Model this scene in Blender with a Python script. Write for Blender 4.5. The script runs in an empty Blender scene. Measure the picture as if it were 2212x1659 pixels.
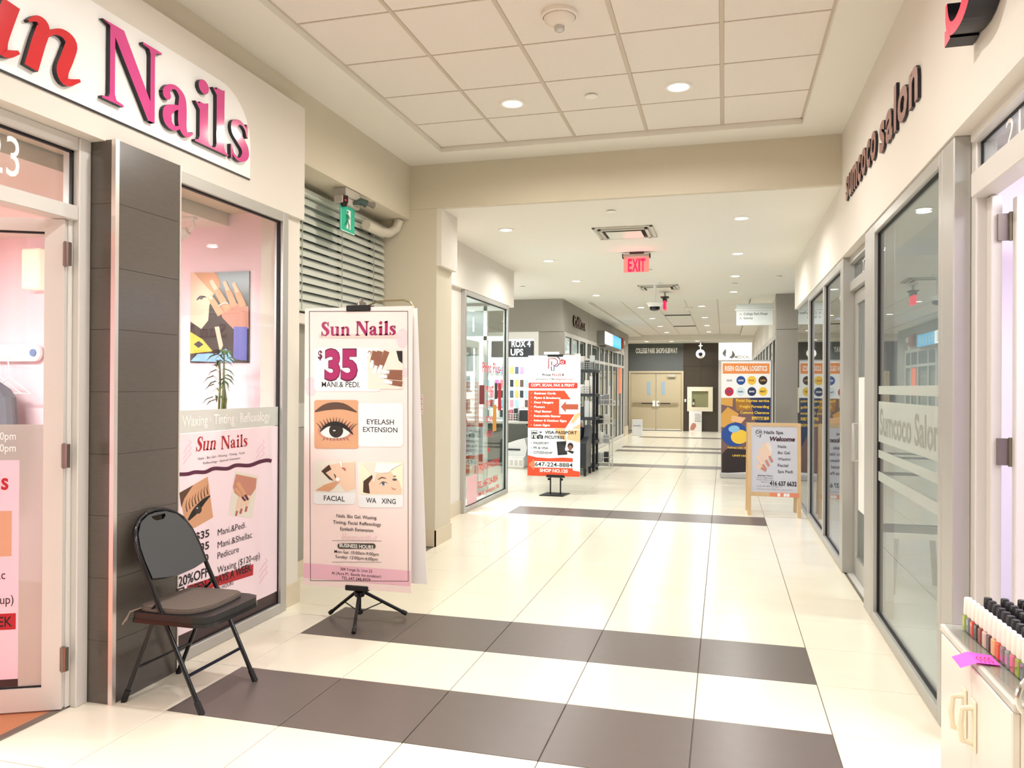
import bpy, math, random
import numpy as np
from mathutils import Vector, Matrix
random.seed(7)
scene = bpy.context.scene
C = scene.collection

# ------------------------------------------------------------------ camera
CAM_H = 1.53
cd = bpy.data.cameras.new('camera')
cam = bpy.data.objects.new('camera', cd); C.objects.link(cam)
cd.sensor_fit = 'HORIZONTAL'; cd.sensor_width = 36.0
F_PX, W_PX, H_PX = 1675.0, 2212.0, 1659.0
cd.lens = 36.0*F_PX/W_PX
cd.clip_start = 0.05; cd.clip_end = 200
# heading: corridor axis (+Y) sits 15.3 degrees right of the lens axis, with a slight roll
dv = Vector((1564-W_PX/2, -(838-H_PX/2), -F_PX)).normalized()
hv = Vector((2564-W_PX/2, -(838+5.5-H_PX/2), -F_PX))
xv = (hv-hv.dot(dv)*dv).normalized()
zv = xv.cross(dv)
cam.matrix_world = Matrix(((xv.x, xv.y, xv.z, 0), (dv.x, dv.y, dv.z, 0), (zv.x, zv.y, zv.z, CAM_H), (0, 0, 0, 1)))
scene.camera = cam

# ------------------------------------------------------------------ world, exposure
w = bpy.data.worlds.new('world'); scene.world = w; w.use_nodes = True
w.node_tree.nodes['Background'].inputs[0].default_value = (1.0, 0.96, 0.9, 1)
w.node_tree.nodes['Background'].inputs[1].default_value = 0.6
scene.view_settings.view_transform = 'Standard'
scene.view_settings.look = 'None'
scene.view_settings.exposure = -0.88
scene.view_settings.gamma = 1.0
scene.view_settings.use_curve_mapping = False
LAMP = 1.0            # common dimmer for the ceiling lamps

# ------------------------------------------------------------------ helpers
def lin(c):
    return c/12.92 if c <= 0.04045 else ((c+0.055)/1.055)**2.4
def hexc(h):
    h = h.lstrip('#')
    return tuple(lin(int(h[i:i+2], 16)/255) for i in (0, 2, 4))
MATS = {}
def M(key, col, rough=0.5, metal=0.0, emis=0.0, var=0.0, scale=8.0, bump=0.0, spec=0.5, stretch=None, coat=0.0, ecol=None):
    if key in MATS: return MATS[key]
    m = bpy.data.materials.new(key); m.use_nodes = True
    nt = m.node_tree; b = nt.nodes['Principled BSDF']
    c = hexc(col) if isinstance(col, str) else col
    b.inputs['Base Color'].default_value = (*c, 1)
    b.inputs['Roughness'].default_value = rough
    b.inputs['Metallic'].default_value = metal
    b.inputs['Specular IOR Level'].default_value = spec
    if coat: b.inputs['Coat Weight'].default_value = coat; b.inputs['Coat Roughness'].default_value = 0.06
    if emis:
        e = hexc(ecol) if ecol else c
        b.inputs['Emission Color'].default_value = (*e, 1); b.inputs['Emission Strength'].default_value = emis
    if var or bump:
        tc = nt.nodes.new('ShaderNodeTexCoord'); mp = nt.nodes.new('ShaderNodeMapping')
        geo = nt.nodes.new('ShaderNodeNewGeometry')
        nt.links.new(geo.outputs['Position'], mp.inputs[0])
        if stretch: mp.inputs['Scale'].default_value = stretch
        n = nt.nodes.new('ShaderNodeTexNoise'); n.inputs['Scale'].default_value = scale; n.inputs['Detail'].default_value = 5
        nt.links.new(mp.outputs[0], n.inputs['Vector'])
        if var:
            r = nt.nodes.new('ShaderNodeMix'); r.data_type = 'RGBA'
            r.inputs[6].default_value = (*[max(0, x*(1-var)) for x in c], 1)
            r.inputs[7].default_value = (*[min(1, x*(1+var)) for x in c], 1)
            nt.links.new(n.outputs['Fac'], r.inputs[0]); nt.links.new(r.outputs[2], b.inputs['Base Color'])
        if bump:
            bp = nt.nodes.new('ShaderNodeBump'); bp.inputs['Strength'].default_value = bump; bp.inputs['Distance'].default_value = 0.004
            nt.links.new(n.outputs['Fac'], bp.inputs['Height']); nt.links.new(bp.outputs[0], b.inputs['Normal'])
    MATS[key] = m; return m
def glass(key, tint='#f4faf8', f0=0.045, frost=0.0, gain=1.0):
    """thin architectural glass: see-through, mirroring more at grazing angles"""
    if key in MATS: return MATS[key]
    m = bpy.data.materials.new(key); m.use_nodes = True
    nt = m.node_tree; nt.nodes.clear()
    out = nt.nodes.new('ShaderNodeOutputMaterial'); mix = nt.nodes.new('ShaderNodeMixShader')
    tr = nt.nodes.new('ShaderNodeBsdfTransparent'); tr.inputs[0].default_value = (*hexc(tint), 1)
    gl = nt.nodes.new('ShaderNodeBsdfGlossy'); gl.inputs['Roughness'].default_value = 0.01
    lw = nt.nodes.new('ShaderNodeLayerWeight'); lw.inputs[0].default_value = 0.5
    p = nt.nodes.new('ShaderNodeMath'); p.operation = 'POWER'; p.inputs[1].default_value = 5
    ma = nt.nodes.new('ShaderNodeMath'); ma.operation = 'MULTIPLY_ADD'; ma.inputs[1].default_value = (1-f0)*gain; ma.inputs[2].default_value = f0
    nt.links.new(lw.outputs['Facing'], p.inputs[0]); nt.links.new(p.outputs[0], ma.inputs[0])
    nt.links.new(ma.outputs[0], mix.inputs[0]); nt.links.new(tr.outputs[0], mix.inputs[1]); nt.links.new(gl.outputs[0], mix.inputs[2])
    last = mix
    if frost:
        df = nt.nodes.new('ShaderNodeBsdfDiffuse'); df.inputs[0].default_value = (*hexc('#d9dcd6'), 1)
        tl = nt.nodes.new('ShaderNodeBsdfTranslucent'); tl.inputs[0].default_value = (*hexc('#e2e6e0'), 1)
        m2 = nt.nodes.new('ShaderNodeMixShader'); m2.inputs[0].default_value = 0.4
        nt.links.new(df.outputs[0], m2.inputs[1]); nt.links.new(tl.outputs[0], m2.inputs[2])
        m3 = nt.nodes.new('ShaderNodeMixShader'); m3.inputs[0].default_value = frost
        nt.links.new(mix.outputs[0], m3.inputs[1]); nt.links.new(m2.outputs[0], m3.inputs[2]); last = m3
    nt.links.new(last.outputs[0], out.inputs[0])
    MATS[key] = m; return m

class MB:
    """collects faces; built as ONE mesh"""
    def __init__(s): s.v = []; s.f = []; s.m = []; s.mats = []
    def mi(s, mat):
        if mat not in s.mats: s.mats.append(mat)
        return s.mats.index(mat)
    def add(s, vs, fs, mat):
        o = len(s.v); k = s.mi(mat)
        s.v += [tuple(v) for v in vs]
        for f in fs: s.f.append(tuple(i+o for i in f)); s.m.append(k)
        return s
    def box(s, x0, x1, y0, y1, z0, z1, mat, bev=0.0):
        if bev <= 0:
            vs = [(x, y, z) for z in (z0, z1) for y in (y0, y1) for x in (x0, x1)]
            return s.add(vs, [(0, 2, 3, 1), (4, 5, 7, 6), (0, 1, 5, 4), (2, 6, 7, 3), (0, 4, 6, 2), (1, 3, 7, 5)], mat)
        b = bev; pts = []
        idx = {}
        for xi, x in enumerate((x0, x1)):
            for yi, y in enumerate((y0, y1)):
                for zi, z in enumerate((z0, z1)):
                    sx, sy, sz = (1 if xi == 0 else -1)*b, (1 if yi == 0 else -1)*b, (1 if zi == 0 else -1)*b
                    idx[xi, yi, zi] = (len(pts), len(pts)+1, len(pts)+2)
                    pts += [(x, y+sy, z+sz), (x+sx, y, z+sz), (x+sx, y+sy, z)]
        I = idx; fs = []
        for a in (0, 1):
            fs.append((I[a,0,0][0], I[a,1,0][0], I[a,1,1][0], I[a,0,1][0]))
            fs.append((I[0,a,0][1], I[1,a,0][1], I[1,a,1][1], I[0,a,1][1]))
            fs.append((I[0,0,a][2], I[1,0,a][2], I[1,1,a][2], I[0,1,a][2]))
        for a in (0, 1):
            for c in (0, 1):
                fs.append((I[a,c,0][0], I[a,c,1][0], I[a,c,1][1], I[a,c,0][1]))
                fs.append((I[a,0,c][0], I[a,1,c][0], I[a,1,c][2], I[a,0,c][2]))
                fs.append((I[0,a,c][1], I[1,a,c][1], I[1,a,c][2], I[0,a,c][2]))
                for e in (0, 1): fs.append(I[a, c, e])
        return s.add(pts, fs, mat)
    def tube(s, pts, r, mat, n=8, caps=True):
        pts = [Vector(p) for p in pts]; L = len(pts)
        rs = r if isinstance(r, (list, tuple)) else [r]*L
        vs = []; fs = []; nrm = None
        for i, p in enumerate(pts):
            t = (pts[min(i+1, L-1)]-pts[max(i-1, 0)]).normalized()
            if nrm is None:
                a = Vector((0, 0, 1)) if abs(t.z) < 0.9 else Vector((1, 0, 0))
                nrm = t.cross(a).normalized()
            else: nrm = (nrm-nrm.dot(t)*t).normalized()
            b = t.cross(nrm)
            for k in range(n):
                a = 2*math.pi*k/n
                vs.append(p+(nrm*math.cos(a)+b*math.sin(a))*rs[i])
        for i in range(L-1):
            for k in range(n):
                fs.append((i*n+k, i*n+(k+1) % n, (i+1)*n+(k+1) % n, (i+1)*n+k))
        if caps: fs += [tuple(range(n))[::-1], tuple((L-1)*n+k for k in range(n))]
        return s.add(vs, fs, mat)
    def lathe(s, c, prof, mat, n=20, axis='z', cap=True):
        """prof: (radius, height) pairs along axis from centre c"""
        c = Vector(c); vs = []; fs = []
        for r, h in prof:
            for k in range(n):
                a = 2*math.pi*k/n; p = (r*math.cos(a), r*math.sin(a), h)
                if axis == 'y': p = (p[0], p[2], p[1])
                if axis == 'x': p = (p[2], p[0], p[1])
                vs.append(c+Vector(p))
        for i in range(len(prof)-1):
            for k in range(n): fs.append((i*n+k, i*n+(k+1) % n, (i+1)*n+(k+1) % n, (i+1)*n+k))
        if cap: fs += [tuple(range(n)), tuple((len(prof)-1)*n+k for k in range(n))]
        return s.add(vs, fs, mat)
    def flat(s, vs2, fs, O, U, V, mat, N=None, depth=0.0, side=None):
        """2D shape laid in the plane O + x*U + y*V; with depth it grows along N"""
        O, U, V = Vector(O), Vector(U), Vector(V)
        P = [O+U*x+V*y for x, y in vs2]
        if not depth: return s.add(P, fs, mat)
        N = Vector(N)*depth
        s.add([p+N for p in P], fs, mat); s.add(P, fs, side or mat)
        cnt = {}
        for f in fs:
            for a, b in zip(f, f[1:]+f[:1]):
                k = (min(a, b), max(a, b)); cnt[k] = cnt.get(k, 0)+1
        for (a, b), c in cnt.items():
            if c == 1: s.add([P[a], P[b], P[b]+N, P[a]+N], [(0, 1, 2, 3)], side or mat)
        return s
    def prism(s, poly, O, U, V, N, depth, mat, side=None):
        return s.flat(poly, [tuple(range(len(poly)))], O, U, V, mat, N, depth, side)

ROOT = {}
def obj(name, mb, parent=None, smooth=False, kind=None, label=None, cat=None, group=None):
    me = bpy.data.meshes.new(name)
    if parent is not None: off = ROOT[parent.name]
    else:
        a = np.array(mb.v); lo = a.min(0); hi = a.max(0)
        off = Vector(((lo[0]+hi[0])/2, (lo[1]+hi[1])/2, lo[2]))
    me.from_pydata([(v[0]-off[0], v[1]-off[1], v[2]-off[2]) for v in mb.v], [], mb.f)
    for m in mb.mats: me.materials.append(m)
    me.polygons.foreach_set('material_index', mb.m)
    if smooth is True: me.polygons.foreach_set('use_smooth', [True]*len(mb.f))
    me.update()
    if smooth == 'auto':
        me.polygons.foreach_set('use_smooth', [True]*len(mb.f))
        try: me.set_sharp_from_angle(angle=math.radians(40))
        except Exception: pass
    o = bpy.data.objects.new(name, me); C.objects.link(o)
    if parent is not None: o.parent = parent
    else: o.location = off
    ROOT[o.name] = off
    if kind: o['kind'] = kind
    if label: o['label'] = label
    if cat: o['category'] = cat
    if group: o['group'] = group
    return o
def thing(name, label, cat, loc, group=None, kind=None):
    o = bpy.data.objects.new(name, None); C.objects.link(o); o.location = loc
    o.empty_display_size = 0.1
    ROOT[o.name] = Vector(loc)
    if label: o['label'] = label
    if cat: o['category'] = cat
    if group: o['group'] = group
    if kind: o['kind'] = kind
    return o
def dup(root, loc, label=None, mats=None):
    r = root.copy(); C.objects.link(r); r.location = loc; ROOT[r.name] = Vector(loc)
    if label: r['label'] = label
    def rec(src, dst):
        for ch in list(src.children):
            c = ch.copy(); C.objects.link(c); c.parent = dst
            if mats and ch.type == 'MESH':
                base = ch.name.split('.')[0]
                if base in mats: c.data = ch.data.copy(); c.data.materials[0] = mats[base]
            rec(ch, c)
    rec(root, r); return r
def B(name, x0, x1, y0, y1, z0, z1, mat, parent=None, bev=0.0, **k):
    return obj(name, MB().box(x0, x1, y0, y1, z0, z1, mat, bev), parent, **k)
def S(name, *a, **k):      # structure box
    return B(name, *a, kind='structure', **k)
ORD = ['first', 'second', 'third', 'fourth', 'fifth', 'sixth', 'seventh', 'eighth', 'ninth', 'tenth', 'eleventh', 'twelfth', 'thirteenth', 'fourteenth', 'fifteenth', 'sixteenth', 'seventeenth', 'eighteenth']
def arc(cx, cy, r, a0, a1, n=10, ry=None):
    ry = r if ry is None else ry
    return [(cx+r*math.cos(math.radians(a0+(a1-a0)*i/n)), cy+ry*math.sin(math.radians(a0+(a1-a0)*i/n))) for i in range(n+1)]
def rrect(x0, y0, x1, y1, r):
    return arc(x1-r, y1-r, r, 0, 90, 5)+arc(x0+r, y1-r, r, 90, 180, 5)+arc(x0+r, y0+r, r, 180, 270, 5)+arc(x1-r, y0+r, r, 270, 360, 5)
def smooth_pts(pts, sub=5):
    """Catmull-Rom through the points (tuples of any length)"""
    P = [np.array(p, float) for p in pts]; out = []
    for i in range(len(P)-1):
        a, b, c, d = P[max(i-1, 0)], P[i], P[i+1], P[min(i+2, len(P)-1)]
        for k in range(sub):
            t = k/sub
            out.append(0.5*((2*b)+(-a+c)*t+(2*a-5*b+4*c-d)*t*t+(-a+3*b-3*c+d)*t**3))
    out.append(P[-1]); return [tuple(p) for p in out]
def ribbon(pts):
    """variable-width stroke: pts (x, y, width) -> verts2d, faces"""
    n = len(pts); vs = []; fs = []
    for i, (x, y, wd) in enumerate(pts):
        a = pts[max(i-1, 0)]; b = pts[min(i+1, n-1)]
        dx, dy = b[0]-a[0], b[1]-a[1]; l = math.hypot(dx, dy) or 1
        nx, ny = -dy/l, dx/l
        vs += [(x+nx*wd/2, y+ny*wd/2), (x-nx*wd/2, y-ny*wd/2)]
    for i in range(n-1): fs.append((2*i, 2*i+1, 2*i+3, 2*i+2))
    return vs, fs

# ---- lettering -----------------------------------------------------------
_tc = {}
def text2d(s, bold=0.0):
    """outline of a word in the built-in font, at size 1: verts, faces, (x0, x1)"""
    k = (s, bold)
    if k in _tc: return _tc[k]
    cu = bpy.data.curves.new('lettering', 'FONT'); cu.body = s; cu.resolution_u = 3; cu.offset = bold
    ob = bpy.data.objects.new('lettering_tmp', cu); C.objects.link(ob)
    bpy.context.view_layer.update()
    me = bpy.data.meshes.new_from_object(ob)
    vs = [(v.co.x, v.co.y) for v in me.vertices]; fs = [tuple(p.vertices) for p in me.polygons]
    C.objects.unlink(ob); bpy.data.objects.remove(ob); bpy.data.curves.remove(cu); bpy.data.meshes.remove(me)
    xs = [v[0] for v in vs] or [0, 1]
    _tc[k] = (vs, fs, (min(xs), max(xs))); return _tc[k]
CAP = max(v[1] for v in text2d('H')[0])
def sh(pts): return pts
def _stem(x0, x1, y0, y1): return ([(x0, y0), (x1, y0), (x1, y1), (x0, y1)], [(0, 1, 2, 3)])
def _disc(cx, cy, r, n=14, ry=None): p = arc(cx, cy, r, 0, 360-360/n, n-1, ry); return (p, [tuple(range(n))])
def _serif(x0, x1, y, up, xs0, xs1, t=.045, b=.06):
    s = 1 if up else -1     # slab with brackets joining the stem xs0..xs1
    p = [(x0, y), (x1, y), (x1, y+s*t*.6), (xs1+b*.4, y+s*t), (xs1, y+s*(t+b)), (xs0, y+s*(t+b)), (xs0-b*.4, y+s*t), (x0, y+s*t*.6)]
    return (p, [tuple(range(8))])
def _rb(pts, sub=5): return ribbon(smooth_pts(pts, sub))
SERIF = {   # bold roman capitals and lower case, cap height 1, x-height .66
 'N': (1.02, [_stem(.14, .22, .02, .98), ([(.02, 1), (.36, 1), (.90, .12), (.90, -.02), (.78, -.02), (.15, .96)], [(0, 1, 2, 3, 4, 5)]),
              _stem(.82, .90, -.02, .98), _serif(.02, .36, 0, True, .14, .22), _serif(.68, 1.02, 1, False, .82, .90)]),
 'a': (.60, [_rb([(.07, .47, .13), (.12, .57, .09), (.25, .63, .06), (.37, .55, .12), (.385, .40, .16), (.385, .15, .16), (.44, .05, .12), (.52, .045, .05), (.59, .10, .03)]),
             _disc(.09, .47, .075), _rb([(.38, .385, .05), (.24, .34, .08), (.11, .24, .15), (.11, .11, .16), (.20, .045, .09), (.30, .07, .05), (.38, .16, .04)])]),
 'i': (.36, [_stem(.10, .27, .02, .62), _serif(.01, .36, 0, True, .10, .27), ([(.01, .60), (.10, .585), (.27, .66), (.27, .56), (.10, .50)], [(0, 1, 2, 3, 4)]), _disc(.175, .87, .105, 16)]),
 'l': (.36, [_stem(.10, .27, .02, .98), _serif(.01, .36, 0, True, .10, .27), ([(.01, .95), (.10, .94), (.27, 1.0), (.27, .9), (.10, .86)], [(0, 1, 2, 3, 4)])]),
 's': (.46, [_rb([(.40, .46, .03), (.37, .57, .045), (.25, .635, .06), (.13, .57, .13), (.13, .46, .16), (.24, .36, .17), (.35, .26, .17), (.36, .14, .15), (.24, .03, .06), (.11, .07, .045), (.055, .20, .03)]),
             ([(.385, .66), (.42, .66), (.42, .44), (.385, .46)], [(0, 1, 2, 3)]), ([(.04, .0), (.075, .0), (.07, .22), (.035, .22)], [(0, 1, 2, 3)])]),
 'S': (.62, [_rb([(.53, .70, .03), (.49, .86, .05), (.33, .965, .07), (.17, .87, .17), (.16, .70, .20), (.31, .54, .22), (.47, .40, .22), (.50, .22, .20), (.34, .035, .08), (.15, .10, .05), (.06, .30, .03)]),
             ([(.51, 1.0), (.56, 1.0), (.56, .67), (.52, .70)], [(0, 1, 2, 3)]), ([(.04, -.02), (.09, -.02), (.075, .33), (.03, .33)], [(0, 1, 2, 3)])]),
 'u': (.74, [_rb([(.185, .60, .17), (.185, .25, .17), (.21, .10, .15), (.32, .045, .08), (.45, .09, .05), (.53, .18, .04)]), ([(.02, .66), (.27, .66), (.27, .58), (.10, .60), (.02, .62)], [(0, 1, 2, 3, 4)]),
             _stem(.49, .66, .0, .62), ([(.38, .66), (.66, .66), (.66, .58), (.49, .60), (.38, .62)], [(0, 1, 2, 3, 4)]), ([(.49, .02), (.74, .02), (.74, .06), (.66, .10), (.49, .10)], [(0, 1, 2, 3, 4)])]),
 'n': (.76, [_stem(.11, .28, .02, .60), ([(.02, .60), (.11, .59), (.28, .67), (.28, .54), (.11, .52)], [(0, 1, 2, 3, 4)]), _serif(.02, .37, 0, True, .11, .28),
             _rb([(.27, .50, .03), (.36, .595, .06), (.48, .60, .11), (.555, .50, .16), (.56, .35, .17), (.56, .02, .17)]), _serif(.46, .76, 0, True, .475, .645)]),
}
SCRIPT = {  # the slanted lower case with hooked ends, for the red word
 'u': (.72, [_rb([(.02, .56, .04), (.12, .63, .10), (.20, .58, .17), (.17, .30, .19), (.19, .10, .16), (.30, .045, .09), (.42, .12, .05), (.52, .30, .04)]),
             _rb([(.58, .66, .17), (.54, .40, .18), (.52, .14, .17), (.60, .035, .11), (.72, .12, .04)])]),
 'n': (.80, [_rb([(.00, .56, .03), (.10, .64, .09), (.19, .58, .17), (.16, .34, .18), (.12, .0, .18)]), _rb([(.17, .34, .04), (.30, .56, .06), (.45, .63, .11), (.58, .56, .17), (.56, .36, .18), (.52, .14, .17), (.60, .03, .11), (.78, .13, .04)])]),
 'S': SERIF['S'], }
def glyph2d(g):
    vs = []; fs = []
    for v, f in g[1]:
        o = len(vs); vs += v; fs += [tuple(i+o for i in q) for q in f]
    return vs, fs

class Sheet:
    """flat printed artwork on a board: corners of the sheet as traced, homography to metres"""
    def __init__(s, parent, O, U, V, N, Wm, Hm, quad, crop=(0, 0, 1), lift=0.0009):
        s.parent = parent; s.O = Vector(O); s.U = Vector(U); s.V = Vector(V); s.N = Vector(N); s.W = Wm; s.H = Hm
        A = []; b = []
        for (x, y), (u, v) in zip(quad, [(0, 0), (Wm, 0), (Wm, Hm), (0, Hm)]):
            A += [[x, y, 1, 0, 0, 0, -u*x, -u*y], [0, 0, 0, x, y, 1, -v*x, -v*y]]; b += [u, v]
        h = np.linalg.solve(np.array(A), np.array(b)); s.h = np.append(h, 1).reshape(3, 3)
        s.crop = crop; s.parts = {}; s.lift = lift; s.n = 0
    def uv(s, x, y):
        cx, cy, k = s.crop; q = s.h @ np.array([cx+x/k, cy+y/k, 1]); return (q[0]/q[2], q[1]/q[2])
    def mb(s, part, mat, lv): return s.parts.setdefault((part, mat.name, lv if part == 'photo_print' else s.n), MB())
    def put(s, uvs, fs, mat, part='print', lv=1):
        s.n += 1; O = s.O+s.N*(s.lift*lv+.00001*(s.n % 60)); s.mb(part, mat, lv).add([O+s.U*u+s.V*v for u, v in uvs], fs, mat)
    def poly(s, pts, mat, part='print', lv=1): s.put([s.uv(*p) for p in pts], [tuple(range(len(pts)))], mat, part, lv)
    def rect(s, x0, y0, x1, y1, mat, part='print', lv=1, r=0):
        s.poly(rrect(x0, y0, x1, y1, r) if r else [(x0, y0), (x1, y0), (x1, y1), (x0, y1)], mat, part, lv)
    def circ(s, cx, cy, r, mat, part='print', lv=1, ry=None, n=24): s.poly(arc(cx, cy, r, 0, 360-360/n, n-1, ry), mat, part, lv)
    def stroke(s, pts, mat, part='print', lv=1, sub=4):
        v, f = ribbon(smooth_pts(pts, sub) if sub else pts); s.put([s.uv(*p) for p in v], f, mat, part, lv)
    def frame(s, x0, y0, x1, y1, t, mat, part='border', lv=1):
        for a in ((x0, y0, x1, y0+t), (x0, y1-t, x1, y1), (x0, y0, x0+t, y1), (x1-t, y0, x1, y1)): s.rect(*a, mat, part, lv)
    def text(s, t, x0, x1, yb, cap, mat, bold=0.0, part='lettering', lv=2, shear=0.0):
        vs, fs, (a, b) = text2d(t, bold)
        if not vs: return
        u0, _ = s.uv(x0, yb); u1, _ = s.uv(x1, yb); _, v = s.uv((x0+x1)/2, yb); _, v2 = s.uv((x0+x1)/2, yb-cap)
        k = (u1-u0)/(b-a); q = (v-v2)/CAP
        s.put([(u0+(x-a)*k+shear*y*q, v-y*q) for x, y in vs], fs, mat, part, lv)
    def serif(s, t, x0, x1, yb, cap, mat, part='lettering', lv=2, shear=0.0, gap=.05, sp=.30):
        adv = 0; items = []
        for ch in t:
            if ch == ' ': adv += sp; continue
            g = SERIF[ch]; items.append((adv, g)); adv += g[0]+gap
        adv -= gap
        u0, _ = s.uv(x0, yb); u1, _ = s.uv(x1, yb); _, v = s.uv((x0+x1)/2, yb); _, v2 = s.uv((x0+x1)/2, yb-cap)
        k = (u1-u0)/adv; q = v-v2
        for a, g in items:
            vs, fs = glyph2d(g); s.put([(u0+(a+x+shear*y)*k, v-y*q) for x, y in vs], fs, mat, part, lv)
    def flush(s):
        for (part, _, lv), m in s.parts.items(): obj(part, m, s.parent)
        s.parts = {}

# ------------------------------------------------------------------ materials
paint   = M('wall_paint', '#d6cdb9', .75, var=.02, scale=3, bump=.03)
paint_l = M('wall_paint_pale', '#e6dfd5', .75, var=.02, scale=3)
ceilp   = M('ceiling_paint', '#ebe7dd', .85, var=.015, scale=4)
ctile   = M('ceiling_tile', '#ebe4db', .9, var=.03, scale=60, bump=.15)
cgrid   = M('ceiling_grid', '#cdbfae', .5)
tile    = M('floor_tile_cream', '#efe8d5', .2, var=.05, scale=1.6, spec=.5, stretch=(1, 2.5, 1))
tiled   = M('floor_tile_dark', '#675d58', .3, var=.08, scale=14, spec=.4)
grout   = M('grout', '#756c60', .8)
alum    = M('aluminium_frame', '#bdbbb7', .38, .5, spec=.5)
alum_w  = M('painted_frame', '#dcd8d3', .4, .15)
black   = M('black_rubber', '#0c0c0f', .6)
blackm  = M('black_metal', '#17171a', .32, .3)
white   = M('white_plastic', '#f2f0ec', .4)
whitep  = M('white_print', '#f8f6f4', .45)
chrome  = M('chrome', '#d8d6d2', .15, 1.0)
steel   = M('brushed_steel', '#8e8780', .35, .9)
darktl  = M('pillar_tile', '#5d564f', .22, var=.10, scale=20, stretch=(1, 1, 6), spec=.5)
greyw   = M('grey_panel', '#9c978d', .55, var=.03, scale=5)
greyd   = M('grey_panel_dark', '#5b5f5d', .55, var=.04, scale=6)
pinkw   = M('pink_wall', '#fae0e9', .7)
wood    = M('laminate_floor', '#b9774f', .4, var=.15, scale=9, stretch=(1, 8, 1))
basetl  = M('baseboard_tile', '#d9cbb3', .35, var=.04, scale=5)
glz     = glass('window_glass')
glz_r   = glass('window_glass_dark', '#e6ecea', .06)
frostm  = glass('frosted_film', '#eef2ee', .03, frost=.75)

# ------------------------------------------------------------------ floor
floor = S('floor', -7, 5, -6, 30, -.08, -.006, grout)
TX, TY = .5985, .5955
xj = [.47+TX*k for k in range(-12, 6)]
_tm = {}
def tile_mesh(a, b, mat):
    k = (round(a, 3), round(b, 3), mat.name)
    if k not in _tm:
        mb = MB().box(0, a, 0, b, -.012, 0, mat, .0015)
        me = bpy.data.meshes.new('floor_tile'); me.from_pydata(mb.v, [], mb.f); me.materials.append(mat); _tm[k] = me
    return _tm[k]
rest = MB()
def row_limits(y):
    if y < 4.9: return -3.0, .97
    if y < 6.95: return -3.26, .97
    if y < 7.38: return -2.66, .97
    if y < 10.8: return -3.06, .97
    if y < 11.4: return -6.6, .97
    if y < 14.7: return -6.6, 4.0
    return -3.0, .95
DARK = {-3, -1, 7, 17, 23, 25, 32}
for k in range(-18, 40):
    y0, y1 = 4.881+TY*k, 4.881+TY*(k+1)
    if y0 > 28: break
    a, b = row_limits((y0+y1)/2)
    for i in range(len(xj)-1):
        x0, x1 = max(xj[i], a), min(xj[i+1], b)
        if x1-x0 < .03: continue
        mt = tiled if k in DARK and -2.6 < (x0+x1)/2 < .47 else tile
        g = .0022
        if -5 <= k < 18:
            o = bpy.data.objects.new('floor_tile', tile_mesh(x1-x0-2*g, y1-y0-2*g, mt)); C.objects.link(o)
            o.parent = floor; o.location = Vector((x0+g, y0+g, 0))-ROOT[floor.name]
        else: rest.box(x0+g, x1-g, y0+g, y1-g, -.012, 0, mt)
obj('floor_tile_field', rest, floor, kind='stuff')

# ------------------------------------------------------------------ ceilings
mb = MB()
for a in ((-2.95, -2.49, -6, 6.95), (.60, 1.0, -6, 6.95), (-2.49, .60, 6.61, 6.95), (-2.49, .60, -6, -1.4)): mb.box(a[0], a[1], a[2], a[3], 3.655, 3.80, ceilp)
mb.box(-2.95, 1.0, -6, 6.95, 3.80, 3.86, ceilp)
ceil1 = obj('ceiling', mb, kind='structure')
gx = [-2.49, -1.873, -1.256, -.640, -.023, .60]; gy = [6.61-.617*i for i in range(14)]
grid = MB()
for x in gx[1:-1]: grid.box(x-.012, x+.012, gy[-1], gy[0], 3.697, 3.72, cgrid)
for y in gy[1:-1]: grid.box(gx[0], gx[-1], y-.005, y+.005, 3.698, 3.72, cgrid)
for a in ((gx[0], gx[0]+.016, gy[-1], gy[0]), (gx[-1]-.016, gx[-1], gy[-1], gy[0]), (gx[0], gx[-1], gy[0]-.012, gy[0])): grid.box(*a, 3.699, 3.72, cgrid)
obj('ceiling_grid', grid, ceil1)
_cm = {}
for i in range(5):
    for j in range(13):
        x0, x1, y0, y1 = gx[i]+.011, gx[i+1]-.011, gy[j+1]+.006, gy[j]-.006
        k = (round(x1-x0, 3),)
        if k not in _cm:
            q = MB().box(0, x1-x0, 0, y1-y0, 0, .018, ctile, .004)
            me = bpy.data.meshes.new('ceiling_tile'); me.from_pydata(q.v, [], q.f); me.materials.append(ctile); _cm[k] = me
        o = bpy.data.objects.new('ceiling_tile', _cm[k]); C.objects.link(o); o.parent = ceil1
        o.location = Vector((x0, y0, 3.700))-ROOT[ceil1.name]
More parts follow.
